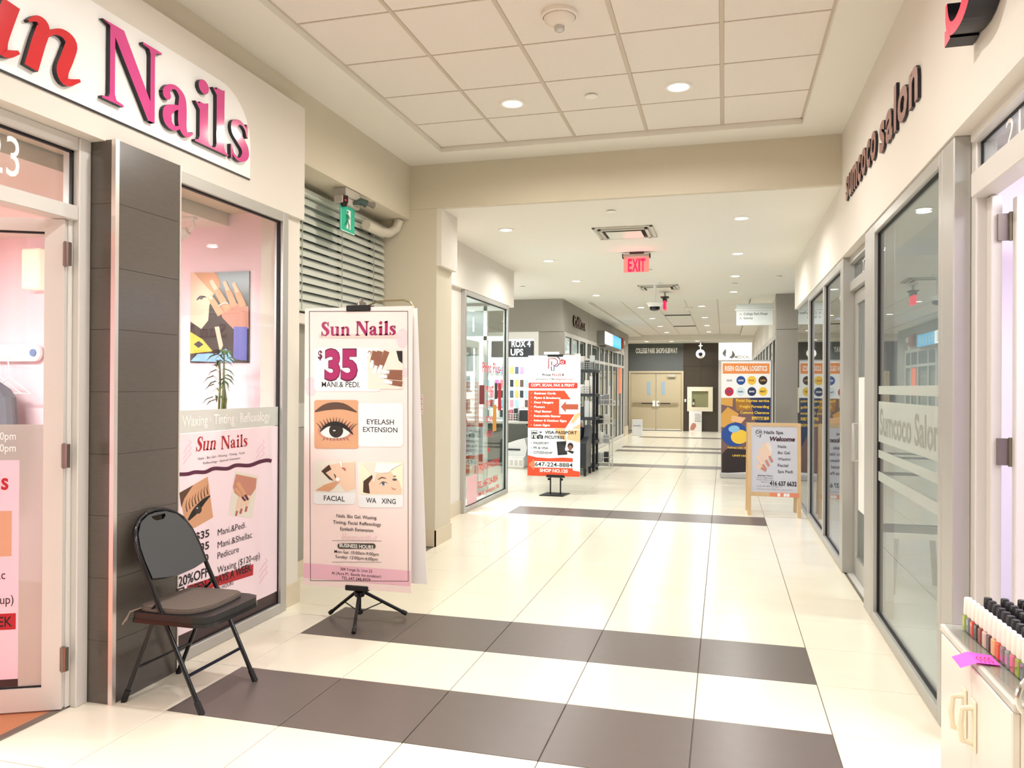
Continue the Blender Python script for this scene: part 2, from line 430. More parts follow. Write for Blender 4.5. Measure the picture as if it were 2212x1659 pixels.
# lower ceiling beyond the beam, with a second tiled coffer in the far corridor
mb = MB()
for a in ((-7, 4, 7.0, 15.4, 3.23), (-3.4, -2.65, 15.4, 26.1, 3.23), (.50, 1.1, 15.4, 26.1, 3.23), (-3.6, 1.4, 26.1, 28.3, 3.10)): mb.box(a[0], a[1], a[2], a[3], a[4], 3.45, ceilp)
mb.box(-3.4, 1.1, 15.4, 26.1, 3.40, 3.46, ceilp)
ceil2 = obj('ceiling_lower', mb, kind='structure')
fx = [-2.65, -2.03, -1.40, -.77, -.135, .50]
fy = [15.4+1.5286*i for i in range(8)]
_cm = {}
for i in range(5):
    for j in range(7):
        x0, x1, y0, y1 = fx[i]+.012, fx[i+1]-.012, fy[j]+.012, fy[j+1]-.012
        k = round(x1-x0, 3)
        if k not in _cm:
            q = MB().box(0, x1-x0, 0, y1-y0, 0, .018, ctile, .003)
            me = bpy.data.meshes.new('ceiling_tile'); me.from_pydata(q.v, [], q.f); me.materials.append(ctile); _cm[k] = me
        o = bpy.data.objects.new('ceiling_tile', _cm[k]); C.objects.link(o); o.parent = ceil2
        o.location = Vector((x0, y0, 3.275))-ROOT[ceil2.name]
grid = MB()
for x in fx[1:-1]: grid.box(x-.013, x+.013, 15.4, 26.1, 3.274, 3.29, cgrid)
for y in fy[1:-1]: grid.box(-2.65, .5, y-.013, y+.013, 3.284, 3.29, cgrid)
obj('ceiling_grid', grid, ceil2)
S('wall_beam', -2.95, 1.0, 6.95, 7.12, 3.232, 3.80, paint)
# closing walls behind the camera
S('wall_back', -3.2, 1.4, -6.1, -6, 0, 3.8, paint)
S('wall_left_near', -3.1, -2.95, -6, 1.95, 0, 2.7, paint)

# ------------------------------------------------------------------ left side, nail salon front
S('wall_left_bulkhead', -3.4, -2.93, -6, 4.9, 2.75, 3.655, paint); S('wall_left_soffit', -3.4, -2.93, 4.9, 6.95, 3.135, 3.655, paint)
S('wall_left_fascia', -2.96, -2.87, -6, 4.9, 2.70, 3.49, paint_l)
S('wall_left_stub', -3.08, -2.905, 4.69, 4.9, 0, 2.70, paint_l)
mb = MB().box(-2.905, -2.892, 4.70, 4.9, 0, .15, basetl).box(-3.26, -2.892, 4.9, 4.912, 0, .15, basetl)
obj('baseboard_left', mb, kind='structure')
# dark tiled pillar
pil = S('wall_pillar', -2.98, -2.83, 3.09, 3.525, 0, 2.705, M('pillar_core', '#35302c', .7))
zz = [0, .30, .60, .90, 1.195, 1.495, 1.795, 2.09, 2.40, 2.705]
for a, b in zip(zz, zz[1:]):
    B('pillar_tile', -2.83, -2.812, 3.09, 3.525, a+.0005, b-.0005, darktl, pil, .001)
    B('pillar_tile', -2.98, -2.83, 3.072, 3.09, a+.0005, b-.0005, darktl, pil, .001)
B('corner_trim', -2.83, -2.806, 3.067, 3.091, 0, 2.705, M('trim_steel', '#e6ddd6', .3, .7), pil)
B('edge_trim', -2.83, -2.808, 3.525, 3.535, 0, 2.705, M('trim_steel', '#e6ddd6', .3, .7), pil)

def window(n, x, y0, y1, z0, z1, fw=.05, mull=(), depth=.07, mat=None, gm=None, side=1, label=None):
    """storefront glazing in a plane of constant x: jambs, header, sill, mullions, panes"""
    mat = mat or alum; gm = gm or glz
    t = thing('window_%d' % n, label, None, (x, (y0+y1)/2, z0), kind='structure')
    xa, xb = x-depth/2, x+depth/2
    B('jamb', xa, xb, y0, y0+fw, z0, z1, mat, t, .004); B('jamb', xa, xb, y1-fw, y1, z0, z1, mat, t, .004)
    B('header', xa, xb, y0+fw, y1-fw, z1-fw, z1, mat, t, .004); B('sill', xa, xb, y0+fw, y1-fw, z0, z0+fw, mat, t, .004)
    ed = [y0+fw]
    for m in mull: B('mullion', xa, xb, m-fw/2, m+fw/2, z0+fw, z1-fw, mat, t, .004); ed += [m-fw/2, m+fw/2]
    ed.append(y1-fw)
    for a, b in zip(ed[0::2], ed[1::2]):
        g = B('pane', x-.004, x+.004, a, b, z0+fw, z1-fw, gm, t)
        q = MB()
        for s0 in (a, b-.008): q.box(x-.012, x+.012, s0, s0+.008, z0+fw, z1-fw, black)
        q.box(x-.012, x+.012, a, b, z1-fw-.008, z1-fw, black); q.box(x-.012, x+.012, a, b, z0+fw, z0+fw+.008, black)
        obj('gasket', q, t)
    return t
win1 = window(1, -2.90, 3.535, 4.69, 0, 2.70, .065)
# salon doorway: posts, header, transom
dr = thing('door_1', None, None, (-2.97, 2.6, 0), kind='structure')
mb = MB().box(-3.05, -2.95, 3.0, 3.07, 0, 2.70, alum_w, .004)
obj('jamb', mb, dr); B('jamb', -3.05, -2.95, 1.98, 2.05, 0, 2.70, alum_w, dr, .004)
B('stop_bead', -3.03, -2.985, 2.975, 3.0, 0, 2.31, alum_w, dr, .003)
B('header', -3.04, -2.955, 2.05, 3.0, 2.64, 2.70, alum_w, dr, .004)
B('transom_bar', -3.05, -2.955, 2.05, 3.0, 2.305, 2.375, alum_w, dr, .004)
B('transom_pane', -2.998, -2.99, 2.05, 3.0, 2.375, 2.64, glz, dr)
q = MB().box(-3.0, -2.985, 2.05, 3.0, 2.628, 2.64, black).box(-3.0, -2.985, 2.988, 3.0, 2.375, 2.64, black); obj('gasket', q, dr)
q = MB(); vs, fs, (a, b) = text2d('23'); k = .17/CAP
q.flat([((x-b)*k, y*k) for x, y in vs], fs, (-2.984, 2.705, 2.432), (0, .72, 0), (0, 0, 1), whitep); obj('unit_number', q, dr)
B('threshold', -3.02, -2.985, 2.05, 3.0, -.005, .008, steel, dr)
# open door leaf: hinge at the far jamb, swung into the salon
lf = thing('door_2', None, None, (-2.99, 2.965, .012), kind='structure')
ld = Vector((-.895, -.446, 0)); ln = Vector((-.446, .895, 0))*-1
def leafbox(name, a0, a1, z0, z1, mat, t0=-.022, t1=.022, par=None):
    o0 = Vector((-2.99, 2.965, .012))
    q = MB(); P = []
    for z in (z0, z1):
        for t in (t0, t1):
            for a in (a0, a1): P.append(o0+ld*a+ln*t+Vector((0, 0, z)))
    q.add(P, [(0, 2, 3, 1), (4, 5, 7, 6), (0, 1, 5, 4), (2, 6, 7, 3), (0, 4, 6, 2), (1, 3, 7, 5)], mat)
    return obj(name, q, par or lf)
leafbox('stile', 0, .085, 0, 2.29, alum_w); leafbox('stile', .815, .90, 0, 2.29, alum_w)
leafbox('top_rail', .085, .815, 2.23, 2.29, alum_w); leafbox('bottom_rail', .085, .815, 0, .105, alum_w)
leafbox('pane', .085, .815, .105, 2.23, glz, -.004, .004)
leafbox('gasket', .085, .815, 2.222, 2.23, black, -.01, .01); leafbox('gasket', .085, .815, .105, .113, black, -.01, .01)
leafbox('frosted_band', .087, .813, .113, 1.33, glass('film_salon', '#f0e8ea', .03, frost=.55), .0045, .0055)
leafbox('poster', .19, .80, .15, 1.165, M('poster_pink', '#f8cfe0', .4), .006, .0072)
leafbox('poster_base', .19, .80, .115, .15, M('poster_brown', '#3d2a2c', .4), .006, .0078)
red = M('print_red', '#b81f2c', .45); maroon = M('print_maroon', '#571a3c', .45); ink = M('print_ink', '#17141a', .5)
q = MB()
def leaftext(s, a1, z, cap, mat, bold=0.0, serif=False):
    vs, fs, (a, b) = text2d(s, bold); k = cap/CAP*.8
    o0 = Vector((-2.99, 2.965, .012))+ln*.0085+Vector((0, 0, z))
    q.flat([(a1+(b-x)*k, y*k/.8) for x, y in vs], fs, o0, ld, (0, 0, 1), mat)
leaftext('- 9:00pm', .205, 1.26, .034, whitep, .01); leaftext('- 6:00pm', .205, 1.205, .034, whitep, .01)
leaftext('Sun Nails', .235, 1.03, .075, red, .02); leaftext('Mani.&Shellac', .245, .615, .04, ink); leaftext('Waxing ($120-up)', .21, .50, .04, ink)
obj('lettering', q, lf)
q = MB(); leaftext('7 DAYS A WEEK', .215, .395, .045, ink, .01); obj('lettering', q, lf)
leafbox('red_label', .20, .62, .38, .455, red, .006, .0080)
leafbox('photo_print', .22, .50, .72, .93, M('skin_print', '#d7a487', .5), .006, .0082)
for z in (.19, 1.14, 2.085):
    h = MB().box(-2.99, -2.955, 2.942, 2.962, z, z+.11, steel).tube([(-2.975, 2.945, z-.004), (-2.975, 2.945, z+.114)], .007, steel)
    obj('hinge', h, dr, smooth='auto')
# salon interior shell
mb = MB().box(-6.6, -2.95, 4.80, 4.88, 0, 3.0, pinkw)
S1 = obj('wall_salon_end', mb, kind='structure')
S('wall_salon_back', -6.7, -6.6, 0, 4.88, 0, 3.0, pinkw); S('wall_salon_near', -6.6, -3.1, -.1, 0, 0, 3.0, pinkw)
S('ceiling_salon', -6.6, -2.96, 0, 4.8, 2.95, 3.0, ceilp); S('ceiling_salon_soffit', -6.6, -3.42, 0, 4.8, 2.665, 2.95, paint_l)
S('floor_salon', -6.6, -3.0, 0, 4.8, -.006, .004, wood)

# ------------------------------------------------------------------ alcove with the blind, column
mb = MB().box(-3.40, -3.27, 4.9, 6.95, 0, 2.02, greyw).box(-3.40, -3.262, 4.9, 6.95, 1.20, 1.39, M('pale_grey_panel', '#b9b6ae', .5)).box(-3.40, -3.27, 4.9, 6.95, 3.08, 3.14, paint)
obj('wall_alcove', mb, kind='structure')
S('trim_1', -3.40, -3.20, 4.9, 6.95, 2.02, 2.10, paint_l); S('baseboard_alcove', -3.27, -3.255, 4.912, 6.95, 0, .13, basetl)
S('wall_column', -3.42, -2.655, 6.95, 7.38, 0, 3.23, paint); S('wall_column_cap', -2.655, -2.605, 6.951, 7.40, 2.685, 3.23, paint_l)
mb = MB().box(-3.25, -2.643, 6.938, 6.95, 0, .155, basetl).box(-2.655, -2.643, 6.938, 7.39, 0, .155, basetl); obj('baseboard_column', mb, kind='structure')
# window behind the blind
t = window(2, -3.33, 4.9, 6.95, 2.10, 3.08, .05, (5.6, 6.3), mat=alum, gm=glz_r)
S('wall_behind_blind', -3.9, -3.8, 4.9, 6.95, 2.0, 3.1, M('blind_backing', '#8f968f', .8))
# ------------------------------------------------------------------ left side, print shop front
S('wall_left_print', -3.25, -3.06, 7.38, 8.84, 0, 2.70, paint_l); S('wall_left_print_fascia', -3.25, -3.0, 7.38, 11.05, 2.70, 3.23, paint_l)
S('baseboard_print', -3.06, -3.047, 7.39, 8.84, 0, .16, basetl)
win3 = window(3, -3.04, 8.84, 10.80, 0, 2.70, .06)
S('wall_print_end', -6.6, -3.3, 10.72, 10.80, 0, .1, alum_w); S('wall_print_fascia_end', -6.6, -3.25, 10.9, 11.05, 2.70, 3.23, paint_l)
wpr = M('white_interior', '#f5f6f6', .6)
S('wall_print_back', -6.7, -6.6, 7.3, 10.8, 0, 2.9, wpr); S('wall_print_side', -6.6, -3.25, 7.2, 7.38, 0, 3.0, wpr)
S('ceiling_print', -6.6, -3.08, 7.38, 10.8, 2.75, 2.85, wpr); S('floor_print', -6.6, -3.08, 7.38, 10.75, -.006, .003, M('white_floor', '#efefec', .25))
# print shop glazing towards the cross passage: posts, bars, panes and a door leaf standing open
pg = thing('door_3', None, None, (-4.4, 10.76, 0), kind='structure')
for x in (-3.34, -4.15, -5.2, -6.3): B('post', x-.03, x+.03, 10.73, 10.79, 0, 2.7, alum_w, pg, .004)
B('header', -6.6, -3.06, 10.73, 10.79, 2.63, 2.70, alum_w, pg); B('transom_bar', -6.6, -3.06, 10.73, 10.79, 2.20, 2.26, alum_w, pg)
B('pane', -4.12, -3.37, 10.757, 10.763, 2.26, 2.63, M('dark_transom', '#8a9190', .2), pg); B('pane', -6.3, -5.2, 10.757, 10.763, .1, 2.2, glz, pg)
q = MB(); vs, fs, (a, b) = text2d('119'); q.flat([(x, y) for x, y in vs], fs, (-3.45, 10.75, 2.33), (-.3, 0, 0), (0, 0, .3), whitep); obj('unit_number', q, pg)
for y in (9.86, 10.62): B('leaf_stile', -3.46, -3.42, y, y+.08, .01, 2.18, alum_w, pg, .004)
B('leaf_rail', -3.46, -3.42, 9.94, 10.62, 2.08, 2.18, alum_w, pg); B('leaf_rail', -3.46, -3.42, 9.94, 10.62, .01, .14, alum_w, pg); B('leaf_pane', -3.443, -3.437, 9.94, 10.62, .14, 2.08, glz, pg)

# ------------------------------------------------------------------ phone shop front across the passage (faces the camera)
S('wall_shop_panel', -6.6, -3.0, 14.62, 14.80, 2.60, 3.23, greyw); S('wall_shop_pier', -3.47, -3.0, 14.62, 14.85, 0, 2.592, greyw)
st = thing('window_4', None, None, (-4.5, 14.66, 0), kind='structure')
lt = M('lit_trim', '#ffffff', .4, emis=2.2)
B('jamb', -3.56, -3.47, 14.62, 14.72, 0, 2.459, white, st); B('header', -6.6, -3.47, 14.62, 14.72, 2.46, 2.60, white, st); B('light_strip', -6.4, -3.56, 14.64, 14.70, 2.43, 2.46, lt, st)
S('wall_shop_back', -6.6, -3.1, 16.8, 16.9, 0, 3.0, wpr); S('wall_shop_side', -6.7, -6.6, 14.62, 16.9, 0, 3.0, wpr); S('ceiling_shop', -6.6, -3.05, 14.8, 16.9, 2.9, 3.0, wpr)
S('floor_shop', -6.6, -3.05, 14.75, 16.8, -.006, .003, M('white_floor', '#efefec', .25))
# left wall of the far corridor: fascia and a run of aluminium storefronts
fl = obj('wall_left_far_fascia', MB().box(-3.3, -3.0, 14.80, 25.2, 2.62, 3.23, greyw), kind='structure')
for y in (17.6, 21.0): B('panel_joint', -3.001, -2.998, y-.006, y+.006, 2.62, 3.23, greyd, fl)
S('wall_left_far_end', -3.3, -3.0, 24.3, 25.2, 0, 2.62, greyw); S('baseboard_left_far', -3.0, -2.985, 24.3, 25.2, 0, .3, basetl)
gdk = glass('storefront_glass', '#dfe8e6', .06)
for n, (y0, y1, mu) in enumerate([(14.86, 17.4, (15.7, 16.5)), (17.4, 20.9, (18.1, 19.3, 20.1)), (20.9, 24.3, (21.7, 22.8, 23.6))]):
    t = window(5+n, -3.04, y0, y1, 0, 2.62, .09, mu, gm=gdk, mat=alum_w)
    B('transom_bar', -3.07, -3.01, y0+.09, y1-.09, 2.12, 2.19, alum_w, t)
S('wall_left_far_interior', -4.6, -4.5, 16.9, 25.2, 0, 3.0, M('far_interior', '#b9bfbb', .7)); S('floor_far_shops', -4.5, -3.08, 16.9, 25.2, -.006, .003, M('white_floor', '#efefec', .25))
S('ceiling_far_shops', -4.5, -3.08, 16.9, 25.2, 2.7, 2.8, wpr); S('wall_far_divider', -4.5, -3.08, 20.85, 20.95, 0, 2.7, M('far_interior', '#b9bfbb', .7))
# ------------------------------------------------------------------ far end
S('wall_left_far_recess', -3.6, -3.5, 25.2, 28.1, 0, 3.2, greyw); S('wall_far_return', -3.5, -3.3, 25.1, 25.2, 0, 3.2, greyw)
S('wall_far', -3.5, -1.39, 28.0, 28.2, 2.12, 3.12, greyd); S('wall_far_jamb', -3.5, -3.30, 28.0, 28.2, 0, 2.12, greyd)
wt = S('wall_far_tiled', -1.39, -.19, 28.0, 28.2, 0, 3.12, M('far_core', '#2a2620', .7))
zt = [0, .76, 1.52, 2.28, 3.10]
for a, b in zip(zt, zt[1:]):
    for x0, x1 in ((-1.39, -.79), (-.79, -.19)): B('wall_tile', x0+.003, x1-.003, 27.985, 28.0, a+.003, b-.003, M('far_tile', '#473f35', .22, var=.12, scale=3, stretch=(1, 1, 8)), wt)
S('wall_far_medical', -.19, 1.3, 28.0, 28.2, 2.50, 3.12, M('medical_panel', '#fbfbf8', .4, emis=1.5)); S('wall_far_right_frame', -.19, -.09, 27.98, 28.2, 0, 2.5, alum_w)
S('wall_far_dark', -.09, 1.3, 28.2, 28.3, 0, 2.5, M('dark_interior', '#3d434a', .7))
# ------------------------------------------------------------------ right side beyond the passage
S('wall_right_column', .90, 4.0, 14.70, 14.95, 2.592, 3.23, greyw); S('wall_right_column_lower', .90, 4.0, 14.70, 14.95, 0, 2.585, greyw)
S('wall_right_far_fascia', .92, 1.25, 14.95, 28.0, 2.55, 3.23, paint_l)
for n, (y0, y1) in enumerate([(15.0, 19.0), (19.0, 23.4), (23.4, 28.0)]):
    window(8+n, .96, y0, y1, 0, 2.55, .08, tuple(y0+(y1-y0)*f for f in (.33, .66)), mat=alum_w, gm=gdk)
S('wall_right_far_interior', 2.4, 2.5, 14.95, 28.1, 0, 2.9, M('far_interior', '#b9bfbb', .7)); S('floor_right_far', 1.0, 2.4, 14.95, 28, -.006, .003, M('white_floor', '#efefec', .25))
S('ceiling_right_far', 1.0, 2.4, 14.95, 28, 2.7, 2.8, wpr)
# ------------------------------------------------------------------ right side, near
mb = MB().box(.94, 1.30, -6, 6.95, 2.62, 3.66, paint_l).box(.94, 1.30, 6.95, 11.38, 2.62, 3.23, paint_l)
obj('wall_right_fascia', mb, kind='structure')
S('wall_right_near', .97, 1.1, -6, 1.88, 0, 2.62, paint_l)
window(11, .985, 3.90, 5.62, 0, 2.62, .065, gm=glz_r)
window(12, .985, 7.02, 9.72, 0, 2.62, .075, (8.27,), gm=glz_r)
g = thing('window_13', None, None, (.985, 10.5, 0), kind='structure')
B('pane', .98, .99, 9.72, 11.34, .02, 2.62, glz_r, g); B('sill', .95, 1.02, 9.72, 11.36, 0, .02, alum, g); B('pane', .99, 2.8, 11.33, 11.34, .02, 2.62, glz_r, g)
# recessed salon door between the windows
d = thing('door_4', None, None, (1.05, 6.3, 0), kind='structure')
B('post', .95, 1.09, 5.62, 5.90, 0, 2.62, alum, d, .004); B('post', .95, 1.09, 6.94, 7.02, 0, 2.62, alum, d, .004)
B('transom_bar', 1.0, 1.09, 5.90, 6.94, 2.33, 2.41, alum, d, .004); B('header', 1.0, 1.09, 5.90, 6.94, 2.56, 2.62, alum, d); B('transom_pane', 1.04, 1.05, 5.9, 6.94, 2.41, 2.56, glz_r, d)
B('leaf_stile', 1.04, 1.08, 5.91, 6.01, .01, 2.32, alum, d, .004); B('leaf_stile', 1.04, 1.08, 6.83, 6.93, .01, 2.32, alum, d, .004)
B('leaf_rail', 1.04, 1.08, 6.01, 6.83, 2.22, 2.32, alum, d); B('leaf_rail', 1.04, 1.08, 6.01, 6.83, .01, .16, alum, d); B('leaf_pane', 1.055, 1.063, 6.01, 6.83, .16, 2.22, glz_r, d)
obj('pull_handle', MB().tube([(1.04, 6.72, .95), (1.0, 6.72, .95), (1.0, 6.72, 1.25), (1.04, 6.72, 1.25)], .012, alum), d, smooth='auto')
q = MB(); vs, fs, (a, b) = text2d('27'); q.flat([(x, y) for x, y in vs], fs, (1.036, 6.55, 2.43), (0, -.15, 0), (0, 0, .15), whitep); obj('unit_number', q, d)
B('notice_sheet', 1.052, 1.054, 6.05, 6.80, .55, 1.62, whitep, d)
q = MB()
for i in range(8): q.box(1.0505, 1.052, 6.12, 6.35, 1.52-.11*i, 1.57-.11*i, ink)
obj('notice_marks', q, d)
# near right salon: post, jamb, transom, leaf
d = thing('door_5', None, None, (1.02, 3.3, 0), kind='structure')
B('post', .95, 1.02, 3.72, 3.90, 0, 2.62, alum, d, .005); B('jamb', 1.02, 1.10, 3.66, 3.90, 0, 2.62, alum_w, d, .005); B('stop_bead', 1.06, 1.10, 3.60, 3.66, 0, 2.33, alum_w, d, .003)
B('transom_bar', 1.0, 1.09, 1.88, 3.66, 2.335, 2.44, alum_w, d, .004); B('header', 1.0, 1.09, 1.88, 3.66, 2.57, 2.62, alum_w, d); B('transom_pane', 1.045, 1.052, 1.88, 3.66, 2.44, 2.57, glz, d)
q = MB().box(1.038, 1.045, 3.648, 3.66, 2.44, 2.57, black).box(1.038, 1.045, 1.88, 3.66, 2.56, 2.57, black); obj('gasket', q, d)
q = MB(); vs, fs, (a, b) = text2d('21'); q.flat([(x, y) for x, y in vs], fs, (1.035, 3.36, 2.45), (0, -.2, 0), (0, 0, .15), whitep); obj('unit_number', q, d)
for z in (.22, 1.22, 2.14):
    obj('hinge', MB().box(1.08, 1.12, 3.585, 3.60, z, z+.11, steel).tube([(1.125, 3.58, z-.004), (1.125, 3.58, z+.114)], .008, steel), d, smooth='auto')
d = thing('door_6', None, None, (1.13, 3.56, .01), kind='structure')
B('stile', 1.13, 1.215, 3.54, 3.58, .01, 2.31, alum_w, d, .004); B('stile', 1.96, 2.04, 3.54, 3.58, .01, 2.31, alum_w, d, .004); B('top_rail', 1.215, 1.96, 3.54, 3.58, 2.235, 2.31, alum_w, d); B('bottom_rail', 1.215, 1.96, 3.54, 3.58, .01, .12, alum_w, d)
B('pane', 1.215, 1.96, 3.556, 3.564, .12, 2.235, glz, d)
q = MB().box(1.213, 1.222, 3.55, 3.57, .12, 2.235, black).box(1.213, 1.96, 3.55, 3.57, 2.227, 2.235, black); obj('gasket', q, d)
lav = M('lavender_wall', '#f0e2f2', .7)
S('wall_right_salon_back', 4.0, 4.1, 0, 3.92, 0, 2.9, lav); S('wall_right_salon_end', 1.10, 4.0, 3.92, 4.0, 0, 2.62, lav); S('wall_right_salon_near', 1.1, 4.0, -.1, 0, 0, 2.9, lav)
S('ceiling_right_salon', 1.3, 4.0, 0, 3.92, 2.80, 2.9, lav); S('floor_right_salon', 1.0, 4.0, 2.35, 3.92, -.006, .003, M('white_floor', '#efefec', .25))
# hair salon and barber interiors
gi = M('salon_grey_wall', '#c9cbc8', .7)
S('wall_hair_back', 4.2, 4.3, 4.0, 11.3, 0, 2.9, gi); S('wall_hair_divider', 1.10, 4.2, 6.97, 7.03, 0, 2.62, gi); S('ceiling_hair', 1.3, 4.2, 4.0, 11.3, 2.75, 2.85, gi)
S('floor_hair', .99, 4.2, 4.0, 11.3, -.006, .003, M('pale_floor', '#dcdcd8', .15))

# ------------------------------------------------------------------ ceiling lamps
ring_m = M('downlight_ring', '#f4f1ea', .4)
lens_w = M('downlight_lens', '#ffffff', .3, emis=14, ecol='#fff8ea'); lens_y = M('downlight_lens_yellow', '#fff7cf', .3, emis=12, ecol='#fff1b0')
def downlight(x, y, z, label, group, watts, col=(1, .98, .95), r=.062, lens=None):
    t = thing('downlight', label, 'ceiling light', (x, y, z-.012), group)
    obj('trim_ring', MB().lathe((x, y, z), [(r, -.002), (r, -.010), (r+.022, -.009), (r+.026, 0)], ring_m, 24, cap=False), t, smooth='auto')
    obj('lens', MB().lathe((x, y, z), [(.001, -.008), (r*.6, -.008), (r, -.006)], lens or lens_w, 24, cap=False), t)
    ld = bpy.data.lights.new('downlight_lamp', 'AREA'); ld.shape = 'DISK'; ld.size = r*1.8; ld.energy = watts*LAMP; ld.color = col; ld.spread = math.radians(165)
    lo = bpy.data.objects.new('lamp', ld); C.objects.link(lo); lo.parent = t; lo.location = (0, 0, -.02)
    return t
G1 = 'downlights in the tiled ceiling'
downlight(-1.57, 5.71, 3.70, 'glowing yellowish downlight in the tiled ceiling left of the small grey cap', G1, 46, (1, .92, .76), .075, lens_y)
downlight(-.325, 5.69, 3.70, 'brightest white downlight in the tiled ceiling right of the small grey cap', G1, 50, r=.075)
for x in (-1.57, -.325):
    for y, nm in ((3.3, 'nearer'), (.9, 'overhead'), (-1.9, 'rearmost')): downlight(x, y, 3.70 if y > -1.4 else 3.655, '%s recessed white downlight in the %s row above the camera' % (nm, 'left' if x < -1 else 'right'), G1, 52 if x < -1 else 36, r=.075)
G2 = 'downlights in the plaster ceiling past the beam'
for side, x in (('left', -2.28), ('right', .16)):
    for i, y in enumerate((8.06, 10.17, 12.21, 14.2)):
        downlight(x, y, 3.23, 'small round white downlight, %s past the beam in the %s row' % (ORD[i], side), G2, 36)
G3 = 'downlights in the far corridor ceiling'
for side, x in (('left', -1.75), ('right', -.466)):
    for i, y in enumerate((17.0, 19.75, 22.3, 24.85)):
        downlight(x, y, 3.275, 'tiny far corridor downlight, %s beyond the grey shop corner, %s row' % (ORD[i], side), G3, 46, r=.07)
for i, x in enumerate((-2.55, -1.72, -.87)):
    downlight(x, 26.7, 3.10, '%s of three tiny downlights above the far beige doors, counted from left' % ORD[i], G3, 40, r=.07)
def room_light(name, x, y, z, sx, sy, watts, col):
    """ceiling panel lamp of a shop interior"""
    t = thing('ceiling_panel_light', name, 'ceiling light', (x, y, z))
    B('panel', x-sx/2, x+sx/2, y-sy/2, y+sy/2, z-.03, z, M('panel_light', '#ffffff', .4, emis=3), t)
    ld = bpy.data.lights.new('panel_lamp', 'AREA'); ld.shape = 'RECTANGLE'; ld.size = sx; ld.size_y = sy; ld.energy = watts; ld.color = col
    lo = bpy.data.objects.new('lamp', ld); C.objects.link(lo); lo.parent = t; lo.location = (0, 0, -.04)
room_light('white ceiling panel light inside the pink salon', -4.6, 2.6, 2.66, 1.6, .5, 330, (1, .93, .95))
room_light('white ceiling panel light inside the pink salon by its window', -3.2, 4.1, 2.94, .3, .9, 120, (1, .95, .96))
room_light('white ceiling panel light inside the lavender salon', 2.2, 2.6, 2.79, 1.2, 1.2, 140, (.97, .92, 1))
room_light('white ceiling panel light inside the print shop', -4.4, 9.2, 2.74, 1.8, 1.2, 330, (.95, 1, 1))
room_light('white ceiling panel light inside the phone shop', -4.6, 15.7, 2.89, 2.2, 1.0, 260, (.97, 1, 1))
room_light('white ceiling panel light inside the hair salon', 2.6, 5.4, 2.74, 1.2, .4, 110, (1, .99, .97))
room_light('bluish ceiling panel light inside the barber shop', 2.4, 9.0, 2.74, 1.2, 1.2, 150, (.5, .55, 1))
room_light('white ceiling panel light inside the nearer far storefront', -3.9, 18.6, 2.69, .6, 2.4, 30, (1, .98, .95))
room_light('white ceiling panel light inside the farther far storefront', -3.9, 23, 2.69, .6, 2.4, 30, (1, .98, .95))
room_light('white ceiling panel light inside the right far storefront', 1.8, 19, 2.69, .6, 4.4, 50, (1, .98, .95))

# ------------------------------------------------------------------ ceiling fixtures
def disc_cap(x, y, z, label, r=.045, group='small round ceiling caps'):
    t = thing('sprinkler_cover', label, 'sprinkler', (x, y, z-.02), group)
    obj('cap', MB().lathe((x, y, z), [(.001, -.016), (r, -.014), (r, -.006), (r*.7, -.004), (r*.7, 0)], ring_m, 20, cap=False), t, smooth='auto')
    obj('collar', MB().lathe((x, y, z), [(r*.72, -.006), (r*.72, 0)], M('collar_dark', '#4a463f', .6), 20, cap=False), t)
disc_cap(-.96, 5.70, 3.70, 'small flat grey cap between the two tiled-ceiling downlights')
disc_cap(-1.056, 7.44, 3.23, 'small round ceiling cap just past the beam before the square vent')
disc_cap(-1.05, 11.3, 3.23, 'tiny dark ceiling cap behind the front red sign')
disc_cap(.80, 12.4, 3.23, 'tiny dark ceiling cap near the right shop fascia')
disc_cap(.16, 13.1, 3.23, 'tiny dark ceiling cap between right row downlights')
disc_cap(-3.3, 12.7, 3.23, 'tiny dark ceiling cap above the left passage')
sm = thing('smoke_alarm', 'white ceiling fire alarm with red lettering on the tiled ceiling', 'alarm', (-.93, 4.40, 3.60))
obj('base', MB().lathe((-.93, 4.40, 3.70), [(.105, 0), (.105, -.022), (.095, -.03)], M('alarm_white', '#efe6db', .4), 28, cap=False), sm, smooth='auto')
obj('body', MB().lathe((-.93, 4.40, 3.70), [(.092, -.03), (.085, -.05), (.05, -.075), (.03, -.08)], M('alarm_white', '#efe6db', .4), 28), sm, smooth='auto')
obj('strobe', MB().lathe((-.93, 4.40, 3.62), [(.03, 0), (.03, -.02), (.02, -.028), (.001, -.03)], M('strobe_lens', '#c9c6c2', .1, .3), 16), sm, smooth='auto')
q = MB(); vs, fs, (a, b) = text2d('FIRE', .02); k = .065/(b-a); q.flat([((x-(a+b)/2)*k, y*k) for x, y in vs], fs, (-.93, 4.328, 3.655), (1, 0, 0), (0, -.35, .94), red); obj('lettering', q, sm)
sm2 = thing('smoke_alarm', 'small far ceiling alarm beside the hanging dome camera', 'alarm', (-.75, 17.2, 3.18))
obj('body', MB().lathe((-.75, 17.2, 3.275), [(.09, 0), (.085, -.03), (.03, -.07), (.001, -.075)], M('alarm_white', '#efe6db', .4), 20), sm2, smooth='auto')
